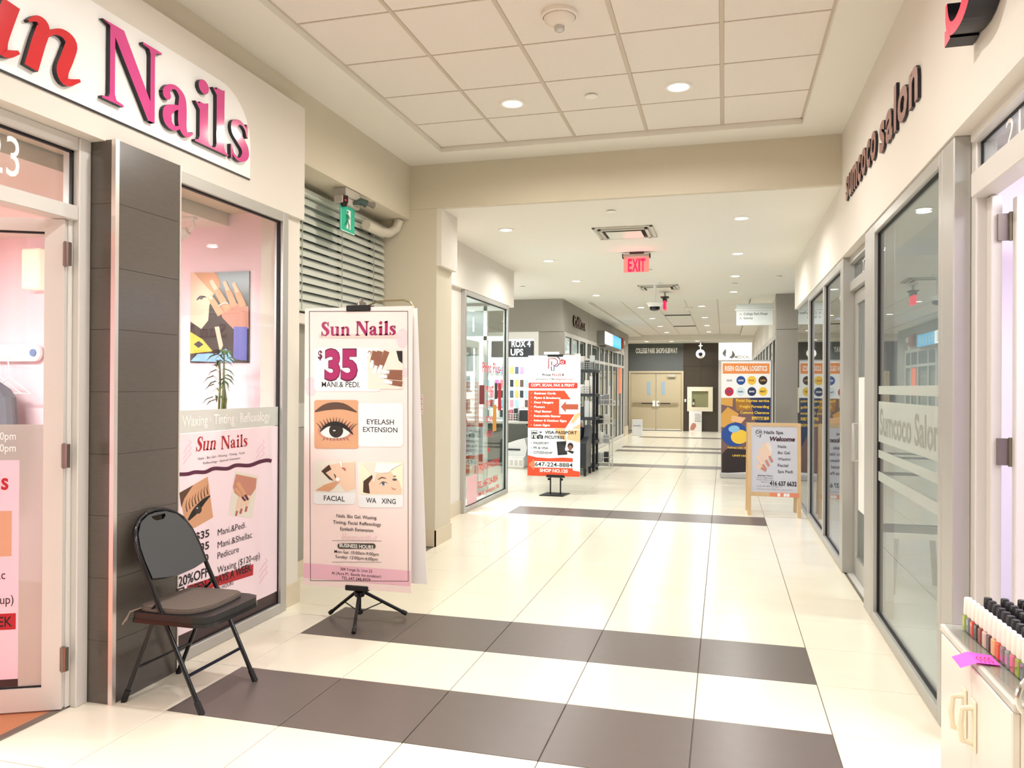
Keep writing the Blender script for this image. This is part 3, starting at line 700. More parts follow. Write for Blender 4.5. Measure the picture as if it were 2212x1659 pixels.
def vent(x0, x1, y0, y1, z, label):
    t = thing('air_vent', label, 'vent', ((x0+x1)/2, (y0+y1)/2, z-.03), 'square ceiling air vents')
    vm = M('vent_metal', '#c9c6ba', .4, .2)
    q = MB()
    for a, d0, d1 in ((0, 0, .014), (.055, -.0, .028)):
        X0, X1, Y0, Y1 = x0+a, x1-a, y0+a, y1-a; wd = .035
        q.box(X0, X1, Y0, Y0+wd, z-d1, z, vm, .003).box(X0, X1, Y1-wd, Y1, z-d1, z, vm, .003).box(X0, X0+wd, Y0, Y1, z-d1, z, vm, .003).box(X1-wd, X1, Y0, Y1, z-d1, z, vm, .003)
    obj('frame', q, t); B('core_plate', x0+.13, x1-.13, y0+.13, y1-.13, z-.034, z-.028, M('vent_plate', '#e8e6dc', .3), t)
    B('throat', x0+.09, x1-.09, y0+.09, y1-.09, z-.008, z-.004, M('vent_dark', '#2b2824', .8), t)
vent(-1.37, -.73, 8.19, 8.82, 3.23, 'square white ceiling vent in front of the red lit sign')
vent(-1.40, -.74, 13.0, 13.6, 3.23, 'square white ceiling vent behind the hanging dome camera')
for y, nm in ((19.0, 'nearer'), (22.4, 'farther')):
    t = thing('linear_vent', '%s long slot vent in the far corridor ceiling' % nm, 'vent', (-1.08, y, 3.24), 'slot vents')
    B('slot', -1.38, -.78, y-.09, y+.09, 3.262, 3.274, M('vent_dark', '#2b2824', .8), t); B('blade', -1.36, -.80, y-.02, y+.05, 3.255, 3.262, M('vent_metal', '#c9c6ba', .4, .2), t)
# red EXIT sign, edge-lit acrylic plate
exr = M('exit_red', '#ff1650', .4, emis=2.2, ecol='#ff0f4a'); exp_ = M('exit_plate', '#f4a39c', .3, emis=.55, ecol='#ff8f86')
t = thing('exit_sign', 'glowing red lettered sign hanging from the ceiling past the square vent', 'exit sign', (-1.065, 9.81, 2.97))
B('housing', -1.235, -.905, 9.77, 9.85, 3.165, 3.205, M('exit_housing', '#b9b2a8', .4), t, .004); B('canopy', -1.15, -.98, 9.76, 9.86, 3.205, 3.23, M('exit_canopy', '#3a2c2a', .5), t)
for x in (-1.243, -.908): B('end_cap', x, x+.011, 9.765, 9.855, 3.155, 3.208, black, t)
B('plate', -1.228, -.912, 9.805, 9.815, 2.978, 3.165, exp_, t)
q = MB()
for i, ch in enumerate('EXIT'):
    vs, fs, (a, b) = text2d(ch, .03); wd = (.05, .075, .022, .06)[i]; x0 = (-1.175, -1.122, -1.045, -1.018)[i]
    k = wd/(b-a); q.flat([((x-a)*k, y*.150/CAP) for x, y in vs], fs, (x0, 9.8035, 2.993), (1, 0, 0), (0, 0, 1), exr)
obj('lettering', q, t)
ld = bpy.data.lights.new('exit_glow', 'AREA'); ld.size = .3; ld.size_y = .18; ld.shape = 'RECTANGLE'; ld.energy = 1.2; ld.color = (1, .12, .2)
lo = bpy.data.objects.new('lamp', ld); C.objects.link(lo); lo.parent = t; lo.location = (0, -.05, .10); lo.rotation_euler = (math.radians(-115), 0, 0)
# second exit sign seen on edge
t = thing('exit_sign', 'red lit sign seen edge-on behind the hanging dome camera', 'exit sign', (-1.02, 14.0, 2.9))
B('stem', -1.035, -1.005, 13.98, 14.02, 3.14, 3.23, M('exit_housing', '#b9b2a8', .4), t); B('canopy', -1.09, -.95, 13.9, 14.1, 3.125, 3.14, black, t); B('housing', -1.05, -.99, 13.85, 14.15, 3.06, 3.125, M('exit_canopy', '#3a2c2a', .5), t); B('plate', -1.04, -1.0, 13.85, 14.15, 2.91, 3.06, exr, t)
# dome camera on a drop pole
t = thing('security_camera', 'white dome camera hanging on a pole from the ceiling', 'camera', (-1.09, 12.75, 2.76))
obj('ceiling_plate', MB().lathe((-1.09, 12.75, 3.23), [(.09, 0), (.085, -.02), (.05, -.03)], white, 20), t, smooth='auto'); obj('pole', MB().tube([(-1.09, 12.75, 3.21), (-1.09, 12.75, 2.92)], .024, white), t, smooth='auto')
obj('housing', MB().lathe((-1.09, 12.75, 2.92), [(.02, .01), (.10, 0), (.135, -.02), (.135, -.035), (.115, -.04), (.10, -.08)], white, 24), t, smooth='auto'); obj('dome', MB().lathe((-1.09, 12.75, 2.84), [(.085, 0), (.078, -.045), (.05, -.062), (.001, -.068)], M('dome_black', '#15161c', .08), 20), t, smooth='auto')
# white ring camera in front of the far wall
t = thing('security_camera', 'white ring camera with dark lens hanging before the dark tiled far wall', 'camera', (-.77, 26.9, 2.5))
obj('pole', MB().tube([(-.77, 26.9, 3.10), (-.77, 26.9, 2.80)], .014, white), t); obj('bracket', MB().box(-.83, -.71, 26.89, 26.91, 2.94, 2.96, white), t)
obj('ring', MB().lathe((-.77, 26.9, 2.67), [(.15, 0), (.15, -.04), (.07, -.06), (.065, 0)], white, 24, axis='y'), t, smooth='auto'); obj('lens', MB().lathe((-.77, 26.9, 2.67), [(.07, -.02), (.06, -.07), (.03, -.09), (.001, -.095)], M('dome_black', '#15161c', .08), 20, axis='y'), t, smooth='auto')

# ------------------------------------------------------------------ big salon sign, left
pinkl = M('sign_magenta', '#d8448e', .12, coat=.6); redl = M('sign_red', '#d2202e', .12, coat=.6); retn = M('sign_return', '#16141c', .4)
sg = thing('shop_sign', 'white sign panel with raised red and magenta lettering above the pink salon', 'sign', (-2.87, 3.2, 2.82))
pan = [(1.2, 2.82), (4.235, 2.82), (4.235, 3.03)]+[(3.93+.305*math.cos(a), 3.03+.29*math.sin(a)) for a in np.linspace(.0, math.pi/2, 12)][1:]+[(1.2, 3.335)]
obj('panel', MB().prism(pan, (-2.87, 0, 0), (0, 1, 0), (0, 0, 1), (1, 0, 0), .008, M('sign_white', '#fbfaf8', .35)), sg)
def big_letter(g, y0, y1, z0, hgt, mat, shear=0.0, zt=1.0):
    k = (y1-y0)/g[0]; q = MB()
    for i, (vs, fs) in enumerate(g[1]):
        q.flat([(x*k+shear*y*hgt, y*hgt) for x, y in vs], fs, (-2.861, y0, z0), (0, 1, 0), (0, 0, 1), mat, (1, 0, 0), .024+.0003*i, retn)
    obj('letter', q, sg)
zb, hh = 2.885, .375
big_letter(SCRIPT['S'], 1.86, 2.20, 2.87, .375, redl, .2); big_letter(SCRIPT['u'], 2.22, 2.56, 2.87, .345, redl, .16); big_letter(SCRIPT['n'], 2.58, 2.885, 2.87, .345, redl, .16)
for ch, a, b in (('N', 3.005, 3.41), ('a', 3.415, 3.665), ('i', 3.675, 3.83), ('l', 3.825, 3.978), ('s', 3.985, 4.19)): big_letter(SERIF[ch], a, b, zb, hh, pinkl)
# thin black line along the panel's lower edge
B('edge_line', -2.868, -2.861, 1.2, 4.235, 2.812, 2.82, retn, sg)
# ------------------------------------------------------------------ right fascia lettering
rose = M('sign_rose', '#a98079', .35, .2)
sg = thing('shop_sign', 'raised rose brown lowercase lettering on the right cream fascia', 'sign', (.94, 5.4, 2.94))
word = 'sumcoco'; adv = 0; tot = 0
def run_letters(word, ya, yb, z, h, mat, side, par, x=.94, dep=.017, bold=.03):
    geo = [text2d(c, bold) for c in word]; tw = sum(b-a+.08 for _, _, (a, b) in geo)-.08; k = (ya-yb)/tw; y = ya
    for vs, fs, (a, b) in geo:
        q = MB().flat([((p-a)*k, r*h) for p, r in vs], fs, (x, y, z), (0, -1, 0), (0, 0, 1), mat, (-1, 0, 0), dep, side)
        obj('letter', q, par); y -= (b-a+.08)*k
run_letters(word, 6.62, 5.36, 3.02, .36, rose, retn, sg); run_letters('salon', 5.24, 4.25, 2.99, .36, rose, retn, sg)
sg = thing('lit_sign', 'red glowing channel letter with deep black sides above right salon', 'sign', (.9, 3.2, 2.86))
neon = M('neon_red', '#b3002c', .3, emis=2.0, ecol='#ff0038')
ns = [_rb([(.54, .72, .08), (.48, .90, .10), (.33, .955, .10), (.17, .87, .16), (.16, .70, .19), (.31, .54, .20), (.47, .40, .20), (.50, .22, .19), (.40, .08, .15), (.24, .045, .11), (.11, .09, .10), (.05, .20, .07), (.035, .33, .04)]), ([(.0, -.015), (.13, -.003), (.09, .10), (.0, .12)], [(0, 1, 2, 3)])]
q = MB()
for i, (vs, fs) in enumerate(ns): q.flat([(x*.60, y*.46) for x, y in vs], fs, (.935, 3.40, 2.885), (0, -1, 0), (0, 0, 1), neon, (-1, 0, 0), .10+.0004*i, retn)
obj('letter', q, sg)
q = MB()
for i, (vs, fs) in enumerate(SERIF['u'][1]): q.flat([(x*.42, y*.42) for x, y in vs], fs, (.935, 3.02, 2.885), (0, -1, 0), (0, 0, 1), neon, (-1, 0, 0), .10+.0004*i, retn)
obj('letter', q, sg)

# ------------------------------------------------------------------ print colours
pk1 = M('banner_pink', '#f8e3de', .5, var=.05, scale=3); pk2 = M('banner_pink_band', '#eebccb', .5); pk3 = M('banner_wash', '#f3d0d4', .5)
mag = M('print_magenta', '#a8175f', .45); magd = M('print_magenta_dark', '#5e0f38', .45)
skin = M('print_skin', '#d9a27c', .5); skin2 = M('print_skin_pale', '#efcdb2', .5); skin3 = M('print_skin_brown', '#8d5a44', .5); skin4 = M('print_skin_rose', '#c98a76', .5)
brow = M('print_brow', '#5a4030', .5); iris = M('print_iris', '#2f2723', .4); eyew = M('print_eyewhite', '#f2ece6', .5); lash = M('print_lash', '#17110f', .5)
lips = M('print_lips', '#b5605a', .5); cream = M('print_cream', '#e9e4d6', .5); hair = M('print_hair', '#4a3426', .5)
grey_i = M('print_grey', '#5c5a5e', .5); tanbar = M('print_taupe', '#dccac2', .5)
orange = M('print_orange', '#dd4a26', .45); oran2 = M('print_orange_pale', '#f0bd8b', .45); brick = M('print_brick', '#b8563c', .45); palew = M('print_white_cool', '#eef1f4', .45)
navy = M('print_navy', '#23305c', .45); yel = M('print_yellow', '#f4c945', .45); blue = M('print_blue', '#1f4c9a', .45); logor = M('print_logo_orange', '#f0924a', .45); box1 = M('print_carton', '#d9a24e', .5); box2 = M('print_carton_dark', '#a8742f', .5); dk = M('print_dark', '#2b1f22', .5)
def eye_art(s, x0, y0, x1, y1, part='photo_print', lv=3, rot=0.0):
    """close-up of a made-up eye: skin, brow, eye, lashes"""
    W, H = x1-x0, y1-y0; cx, cy = x0+W*.48, y0+H*.63
    s.rect(x0, y0, x1, y1, skin, part, lv, r=min(W, H)*.06)
    s.stroke([(x0+W*.02, y0+H*.24, H*.03), (x0+W*.3, y0+H*.14, H*.14), (x0+W*.65, y0+H*.13, H*.13), (x0+W*.97, y0+H*.25, H*.02)], brow, part, lv+1)
    s.poly(arc(cx, cy+H*.01, W*.40, 0, 345, 23, H*.20), skin4, part, lv+1)
    s.poly(arc(cx, cy+H*.03, W*.33, 0, 345, 23, H*.13), eyew, part, lv+2)
    s.circ(cx+W*.02, cy, W*.16, iris, part, lv+3, H*.145); s.circ(cx-W*.02, cy, W*.03, whitep, part, lv+4, H*.012)
    s.stroke([(cx-W*.34, cy+H*.02, H*.02), (cx-W*.2, cy-H*.10, H*.06), (cx, cy-H*.15, H*.08), (cx+W*.22, cy-H*.08, H*.08), (cx+W*.40, cy+H*.07, H*.02)], lash, part, lv+4)
    for i in range(13):
        a = i/12; bx = cx+W*(-.32+.68*a); by = cy-H*(.02+.13*math.sin(math.pi*min(1, a*1.05+.04)))
        dx = (a-.45)*W*.26; s.stroke([(bx, by, W*.022), (bx+dx*.4, by-H*.07, W*.014), (bx+dx, by-H*.13, W*.004)], lash, part, lv+4)
    for i in range(8):
        a = i/7; bx = cx+W*(-.24+.5*a); by = cy+H*.15; s.stroke([(bx, by, W*.012), (bx+(a-.5)*W*.1, by+H*.06, W*.003)], lash, part, lv+4, 0)
def fingers(s, lst, sk, nail, part='photo_print', lv=4):
    for (xa, ya, xb, yb, w_) in lst:
        s.stroke([(xa, ya, w_*1.1), ((xa*2+xb)/3, (ya*2+yb)/3, w_*1.05), ((xa+xb*2)/3, (ya+yb*2)/3, w_), (xb, yb, w_*.75)], sk, part, lv)
        l = math.hypot(xb-xa, yb-ya); ux, uy = (xb-xa)/l, (yb-ya)/l
        s.stroke([(xb-ux*w_*.7, yb-uy*w_*.7, w_*.6), (xb+ux*w_*.5, yb+uy*w_*.5, w_*.66), (xb+ux*w_*1.0, yb+uy*w_*1.0, w_*.55)], nail, part, lv+1, 0)

# ------------------------------------------------------------------ pink price banner on the tripod
bx0, bx1, by, bz0, bz1 = -2.662, -1.902, 4.56, .222, 2.038
t = thing('banner_stand', 'tall pink price banner on a black tripod by the blind', 'banner stand', (-2.27, 4.60, 0))
B('front_board', bx0, bx1, by, by+.006, bz0, bz1, pk1, t)
q = MB(); q.add([(bx0+.02, by+.05, bz1-.01), (bx1+.01, by+.05, bz1-.01), (bx1+.045, by+.16, bz0+.02), (bx0+.02, by+.16, bz0+.02), (bx0+.02, by+.056, bz1-.01), (bx1+.01, by+.056, bz1-.01), (bx1+.045, by+.166, bz0+.02), (bx0+.02, by+.166, bz0+.02)], [(0, 1, 2, 3), (4, 5, 6, 7), (0, 1, 5, 4), (1, 2, 6, 5), (2, 3, 7, 6), (3, 0, 4, 7)], whitep)
obj('back_board', q, t)
px_, py_ = -2.275, 4.60
obj('pole', MB().tube([(px_, py_, .07), (px_, py_, 2.07)], .011, blackm), t, smooth='auto')
B('top_clip', px_-.085, px_+.085, by-.012, by+.06, bz1-.025, bz1+.012, black, t, .005); B('bottom_clip', px_-.08, px_+.08, by-.012, by+.06, bz0-.012, bz0+.022, black, t, .005)
obj('clip_head', MB().lathe((px_, py_, bz1+.012), [(.03, 0), (.03, .02), (.012, .026), (.012, .05)], steel, 14), t, smooth='auto')
obj('hub', MB().lathe((px_, py_, .165), [(.03, 0), (.034, .01), (.034, .03), (.02, .045)], blackm, 14), t, smooth='auto'); obj('slider', MB().lathe((px_, py_, .05), [(.016, 0), (.022, .006), (.022, .03), (.014, .036)], blackm, 12), t, smooth='auto')
obj('hanger_rod', MB().tube([(px_, py_+.06, 2.05), (px_+.08, py_+.07, 2.085), (px_+.26, py_+.07, 2.09), (px_+.31, py_+.07, 2.075), (px_+.335, py_+.06, 2.045), (px_+.34, py_+.06, 2.03)], .006, M('brass_rod', '#a49a78', .3, .8)), t, smooth='auto')
for fx_, fy_ in ((-2.52, 4.66), (-2.178, 4.325), (-2.03, 4.79)):
    d = Vector((fx_-px_, fy_-py_, 0)); a = Vector((px_, py_, .19))+d.normalized()*.03; b = Vector((fx_, fy_, .02))
    lg = obj('leg', MB().tube([a, a.lerp(b, .95)], .011, blackm), t, smooth='auto')
    obj('foot', MB().tube([a.lerp(b, .9), b], [.014, .015], black), lg, smooth='auto')
    m_ = a.lerp(b, .45); obj('brace', MB().tube([m_, (px_+d.x*.07, py_+d.y*.07, .07)], .004, blackm, 6), t)
s = Sheet(t, (bx0, by, bz1), (1, 0, 0), (0, 0, -1), (0, -1, 0), bx1-bx0, bz1-bz0, [(661.5, 667), (895, 662), (890, 1280), (655, 1263)], (630, 640, 4.607))
for cx, cy, r in ((200, 900, 60), (1120, 420, 60), (1150, 760, 30)): s.circ(cx, cy, r, pk3, 'wash', 1, r*1.6)
s.frame(187, 152, 1177, 2830, 5, ink, 'border', 2)
s.rect(288, 378, 1073, 418, tanbar, 'underline', 2)
s.serif('Sun Nails', 306, 1056, 394, 142, magd, lv=3, gap=.04); s.serif('Sun Nails', 308, 1052, 392, 136, mag, lv=4, gap=.045)
s.rect(236, 515, 908, 945, whitep, 'price_panel', 2, r=40)
s.text('$', 275, 320, 622, 78, magd, .03, lv=3); s.text('35', 338, 674, 820, 275, magd, .06, lv=3); s.text('35', 345, 666, 812, 262, mag, .045, lv=4)
s.text('MANI.& PEDI.', 312, 695, 903, 52, ink, .01)
X0, Y0, X1, Y1 = 772, 541, 1126, 922
s.rect(X0, Y0, X1, Y1, cream, 'photo_print', 3, r=20)
s.poly([(1060, 545), (1122, 545), (1122, 670), (1085, 640)], ink, 'photo_print', 4)
fingers(s, [(800, 548, 790, 575, 30), (850, 548, 815, 670, 48), (900, 548, 850, 725, 52), (965, 548, 900, 720, 52)], skin3, whitep); fingers(s, [(1120, 760, 960, 752, 46), (1120, 810, 935, 797, 50), (1120, 872, 985, 855, 50)], skin3, whitep)
s.rect(670, 1063, 1126, 1492, whitep, 'text_panel', 2, r=36); s.text('EYELASH', 763, 1034, 1271, 48, ink, .012); s.text('EXTENSION', 724, 1069, 1348, 48, ink, .012)
eye_art(s, 236, 1030, 678, 1512)
s.flush()
s.crop = (630, 980, 3.95)
for xa, xb in ((198, 553), (583, 965)): s.rect(xa-5, 60 if xa < 500 else 65, xb, 428 if xa < 500 else 455, M('caption_panel', '#eef0f1', .5), 'text_panel', 2, r=30)
s.rect(200, 55, 553, 325, cream, 'photo_print', 3, r=16); s.poly([(265, 150), (300, 100), (430, 75), (550, 70), (552, 290), (470, 320), (400, 230), (330, 210)], skin2, 'photo_print', 4)
s.poly([(262, 145), (330, 90), (350, 130), (300, 160), (372, 230), (330, 215)], hair, 'photo_print', 5); s.poly([(210, 310), (290, 262), (380, 232), (405, 205), (425, 225), (370, 290), (330, 318)], skin, 'photo_print', 5)
s.stroke([(372, 170, 6), (385, 190, 8), (380, 205, 3)], lash, 'photo_print', 6); s.stroke([(440, 118, 6), (462, 125, 16), (468, 140, 6)], lips, 'photo_print', 6); s.circ(405, 215, 18, whitep, 'photo_print', 6); s.poly([(420, 65), (440, 65), (445, 112), (430, 100)], whitep, 'photo_print', 6)
s.rect(590, 68, 962, 345, M('print_pale_yellow', '#f6efd2', .5), 'photo_print', 3, r=16); s.poly([(640, 335), (650, 230), (720, 170), (860, 150), (930, 230), (955, 300), (950, 338)], skin2, 'photo_print', 4)
s.poly([(622, 325), (625, 230), (690, 180), (720, 175), (670, 250), (680, 335)], hair, 'photo_print', 5); s.stroke([(750, 215, 5), (785, 198, 9), (820, 205, 4)], brow, 'photo_print', 6); s.poly(arc(795, 252, 30, 0, 340, 17, 15), eyew, 'photo_print', 6); s.circ(797, 252, 12, grey_i, 'photo_print', 7); s.stroke([(765, 255, 4), (795, 235, 7), (828, 245, 4)], lash, 'photo_print', 7); s.poly(arc(893, 215, 20, 0, 340, 17, 9), grey_i, 'photo_print', 6); s.stroke([(880, 190, 4), (905, 183, 7)], brow, 'photo_print', 6, 0); s.stroke([(865, 280, 5), (885, 298, 10), (905, 292, 5)], skin4, 'photo_print', 6)
s.poly([(610, 72), (760, 72), (740, 160), (722, 240), (712, 240), (700, 170)], M('print_glove', '#e6e2d4', .5), 'photo_print', 5); s.poly([(740, 72), (955, 80), (880, 120), (840, 155), (770, 160), (720, 150)], whitep, 'photo_print', 6)
s.text('FACIAL', 281, 462, 400, 42, ink, .012); s.text('WA', 645, 733, 415, 42, ink, .012); s.text('XING', 778, 901, 421, 42, ink, .012)
s.text('Nails. Bio Gel. Waxing.', 390, 740, 548, 28, ink, .006); s.text('Tinting. Facial Reflexology', 360, 774, 603, 28, ink, .006); s.text('Eyelash Extension', 422, 707, 657, 28, ink, .006)
s.text('Beautiful', 430, 725, 735, 48, pk3, 0, 'script', 2, .3); s.rect(352, 737, 777, 740, grey_i, 'rule', 2); s.rect(350, 920, 775, 923, grey_i, 'rule', 2)
s.rect(398, 760, 727, 808, M('print_olive', '#4a4438', .5), 'badge', 2, r=24); s.text('BUSINESS HOURS', 416, 708, 800, 30, whitep, .02, lv=3)
s.text('Mon-Sat: 10:00am-9:00pm', 371, 753, 855, 26, ink, .004); s.text('Sunday: 12:00pm-6:00pm', 380, 744, 898, 26, ink, .004)
s.poly([(105, 932), (1026, 992), (1024, 1122), (100, 1058)], pk2, 'band', 1); s.text('384 Yonge St. Unit 23', 422, 696, 1001, 24, ink, .004); s.text('At (Aura P1. Beside the escalator)', 347, 771, 1040, 24, ink, .004); s.text('TEL.647-348-8979', 433, 681, 1078, 26, ink, .004)
s.flush()

# ------------------------------------------------------------------ folding chair with seat pad
ct = M('chair_tube', '#111216', .22, .5, coat=.4); vin = M('chair_vinyl', '#3d4042', .55, var=.12, scale=160, bump=.3); vinb = M('chair_seat_vinyl', '#141517', .35)
t = thing('folding_chair', 'black metal folding chair with rounded back against the dark tiled pillar', 'chair', (-2.55, 3.32, 0))
up = lambda z: -2.334-.505*z
path = [(up(.02), 3.103, .02), (up(.40), 3.105, .40), (up(.70), 3.112, .70), (up(.77), 3.122, .77), (up(.83), 3.15, .83), (up(.868), 3.20, .868), (up(.888), 3.26, .888), (up(.894), 3.32, .894), (up(.888), 3.38, .888), (up(.868), 3.44, .868), (up(.83), 3.49, .83), (up(.77), 3.518, .77), (up(.70), 3.528, .70), (up(.40), 3.53, .40), (up(.02), 3.528, .02)]
obj('back_frame', MB().tube(path, .0115, ct, 10), t, smooth='auto')
for y in (3.103, 3.528): obj('foot_cap', MB().tube([(up(.055), y, .055), (up(0.0), y, .0)], [.0145, .0155], black, 10), t, smooth='auto')
# backrest pad with a hand slot; lies in the plane of the tubes
bd = Vector((-.505, 0, 1)).normalized(); bn = Vector((1, 0, .505)).normalized()
outl = [(-.195, .60), (-.198, .68), (-.194, .74), (-.175, .80), (-.13, .85), (-.06, .876), (0, .88), (.06, .876), (.13, .85), (.175, .80), (.194, .74), (.198, .68), (.195, .60), (.10, .585), (0, .58), (-.10, .585)]
slot = [(-.05, .866), (.05, .866), (.045, .853), (.025, .842), (-.025, .842), (-.045, .853)]
k0 = 6
poly = outl[:k0+1]+[(0.0, .866)]+[slot[1], slot[2], slot[3], slot[4], slot[5], slot[0]]+[(-.0006, .866), (-.0006, .88)]+outl[k0+1:]
poly = outl[:k0]+[(-.0006, .88), (-.0006, .866), slot[0], slot[5], slot[4], slot[3], slot[2], slot[1], (.0006, .866), (.0006, .88)]+outl[k0+1:]
sc_ = 1/bd.z
obj('backrest', MB().prism(poly, Vector((-2.334, 3.316, 0))-bn*.010, (0, 1, 0), bd*sc_, bn, .024, vin, vinb), t)
sp = [(-.215, -.215), (-.20, -.222), (.12, -.222), (.175, -.205), (.195, -.17), (.20, 0), (.195, .17), (.175, .205), (.12, .222), (-.20, .222), (-.215, .215)]
obj('seat', MB().prism(sp, (-2.50, 3.316, .405), (1, 0, 0), (0, 1, 0), (0, 0, 1), .042, vinb), t)
obj('seat_rim', MB().prism([(x*1.015, y*1.012) for x, y in sp], (-2.50, 3.316, .398), (1, 0, 0), (0, 1, 0), (0, 0, 1), .018, ct), t)
for y in (3.122, 3.51):
    lg = obj('rear_leg', MB().tube([(-2.60, y, .41), (-2.62, y, .40), (-2.775, y, .03)], .0105, ct, 10), t, smooth='auto'); obj('foot_cap', MB().tube([(-2.762, y, .06), (-2.787, y, 0)], [.0135, .0145], black, 10), lg, smooth='auto')
    obj('hinge_link', MB().tube([(up(.50), y, .50), (-2.66, y, .43)], .007, ct, 6), t)
obj('stretcher', MB().tube([(up(.165), 3.105, .165), (up(.165), 3.528, .165)], .008, M('stretcher_blue', '#1b1c33', .3, .4), 8), t, smooth='auto'); obj('stretcher', MB().tube([(-2.715, 3.122, .17), (-2.715, 3.51, .17)], .008, ct, 8), t, smooth='auto')
cu = M('cushion_brown', '#6d6159', .75, var=.12, scale=90, bump=.5)
cp = [(-.19, -.16), (-.13, -.20), (.05, -.195), (.12, -.16), (.155, -.06), (.15, .10), (.12, .19), (.02, .20), (-.12, .19), (-.185, .14)]
t2 = thing('seat_cushion', 'brown textured seat pad lying on the folding chair', 'cushion', (-2.53, 3.316, .449))
cps = smooth_pts([p for p in cp]+[cp[0]], 4)[:-1]
q = MB().prism(cps, (-2.53, 3.316, .448), (1, 0, 0), (0, 1, 0), (0, 0, 1), .014, cu); q.flat([(x*.96, y*.96) for x, y in cps], [tuple(range(len(cps)))], (-2.53, 3.316, .462), (1, 0, 0), (0, 1, 0), cu, (0, 0, 1), .006)
obj('pad', q, t2)
obj('tie', MB().tube([(-2.70, 3.15, .455), (-2.745, 3.11, .44), (-2.755, 3.095, .40), (-2.74, 3.09, .425), (-2.765, 3.085, .385)], .004, M('tie_tape', '#9b8878', .8), 6), t2); obj('tie', MB().tube([(-2.69, 3.43, .46), (-2.71, 3.45, .475), (-2.73, 3.42, .468), (-2.70, 3.41, .46)], .006, cu, 6), t2)

# ------------------------------------------------------------------ orange print-shop banner
t = thing('banner_stand', 'orange and white copy service banner on a flat black stand', 'banner stand', (-2.31, 10.77, 0))
bx0, bx1, by, bz0, bz1 = -2.706, -1.948, 10.77, .262, 1.978
B('board', bx0, bx1, by, by+.01, bz0, bz1, palew, t); q = MB().prism([(-2.50, 10.62), (-2.16, 10.62), (-2.12, 10.94), (-2.46, 10.94)], (0, 0, 0), (1, 0, 0), (0, 1, 0), (0, 0, 1), .012, blackm); obj('base_plate', q, t)
for x in (-2.378, -2.232): obj('upright', MB().tube([(x, by+.03, .01), (x, by+.03, 1.99)], .011, blackm), t); obj('clamp_screw', MB().lathe((x+(-.02 if x < -2.3 else .02), by+.02, .22), [(.016, -.015), (.016, .015)], black, 10, axis='x'), t)
B('bottom_clip', -2.43, -2.17, by-.012, by+.05, bz0-.014, bz0+.022, black, t); B('top_clip', -2.42, -2.20, by-.012, by+.05, bz1-.018, bz1+.014, black, t); B('top_plate', -2.47, -2.25, by-.02, by+.04, bz1+.014, bz1+.05, white, t)
s = Sheet(t, (bx0, by, bz1), (1, 0, 0), (0, 0, -1), (0, -1, 0), bx1-bx0, bz1-bz0, [(1140, 767), (1253, 767), (1253, 1031), (1142, 1030)], (1090, 680, 5.925))
dred = M('print_logo_red', '#a32030', .45)
s.stroke([(560, 690, 12), (560, 555, 12), (640, 555, 12), (672, 580, 12), (672, 625, 12), (640, 645, 12), (618, 648, 12)], dred, 'logo', 2, 0); s.stroke([(597, 660, 12), (597, 712, 12), (630, 712, 12), (630, 660, 12), (672, 655, 12), (700, 620, 12)], navy, 'logo', 2, 0); s.stroke([(610, 525, 12), (665, 528, 12), (700, 560, 12), (704, 575, 12)], ink, 'logo', 2, 0); s.stroke([(584, 605, 10), (600, 595, 10), (600, 645, 10)], ink, 'logo', 3, 0)
s.rect(697, 580, 778, 632, red, 'logo', 2); s.rect(715, 568, 752, 582, red, 'logo', 2); s.circ(737, 605, 18, palew, 'logo', 3); s.circ(737, 605, 12, red, 'logo', 4); s.rect(697, 592, 718, 597, palew, 'logo', 3); s.rect(697, 612, 718, 617, palew, 'logo', 3)
s.text('Print', 482, 592, 785, 30, ink, .02); s.text('PLUS', 608, 722, 785, 30, dred, .015); s.text('1', 738, 752, 785, 30, ink, .02); s.text('printplus1786', 402, 645, 836, 22, grey_i, .008); s.text('@gmail.com', 652, 869, 836, 22, dred, .0)
s.rect(304, 872, 930, 946, M('print_red_bar', '#cf3a2c', .45), 'bar', 1, r=16); s.text('COPY, SCAN, FAX & PRINT', 338, 893, 922, 34, whitep, .03)
s.poly([(304, 975), (765, 975), (845, 1088), (700, 1088), (700, 1280), (895, 1280), (780, 1460), (304, 1460)], orange, 'bar', 1)
for i, (tx, x1) in enumerate((('Business Cards', 655), ('Flyers & Brochures', 715), ('Door Hangers', 625), ('Posters', 518), ('Vinyl Banner', 607), ('Retractable Banner', 722), ('Indoor & Outdoor Signs', 795), ('Lawn Signs', 583))):
    s.text(tx, 380, x1, 1024+58.8*i, 26, whitep, .04); s.circ(346, 1010+58.8*i, 5, whitep, 'lettering', 2, n=8)
s.rect(706, 1092, 945, 1278, palew, 'arrow_panel', 2); s.poly([(720, 1185), (785, 1112), (785, 1150), (940, 1150), (940, 1218), (785, 1218), (785, 1255)], brick, 'arrow', 3)
s.poly([(965, 1250), (900, 1285), (850, 1380), (875, 1400), (965, 1290)], oran2, 'pinwheel', 2); s.poly([(965, 1400), (860, 1460), (965, 1470)], oran2, 'pinwheel', 2); s.poly([(640, 1465), (770, 1465), (800, 1640), (700, 1560)], oran2, 'pinwheel', 1); s.poly([(965, 1480), (820, 1480), (800, 1600), (965, 1640)], oran2, 'pinwheel', 2)
s.text('VISA-PASSPORT', 522, 925, 1535, 38, ink, .02, lv=4); s.text('PICUTRES', 522, 770, 1597, 38, ink, .02, lv=4)
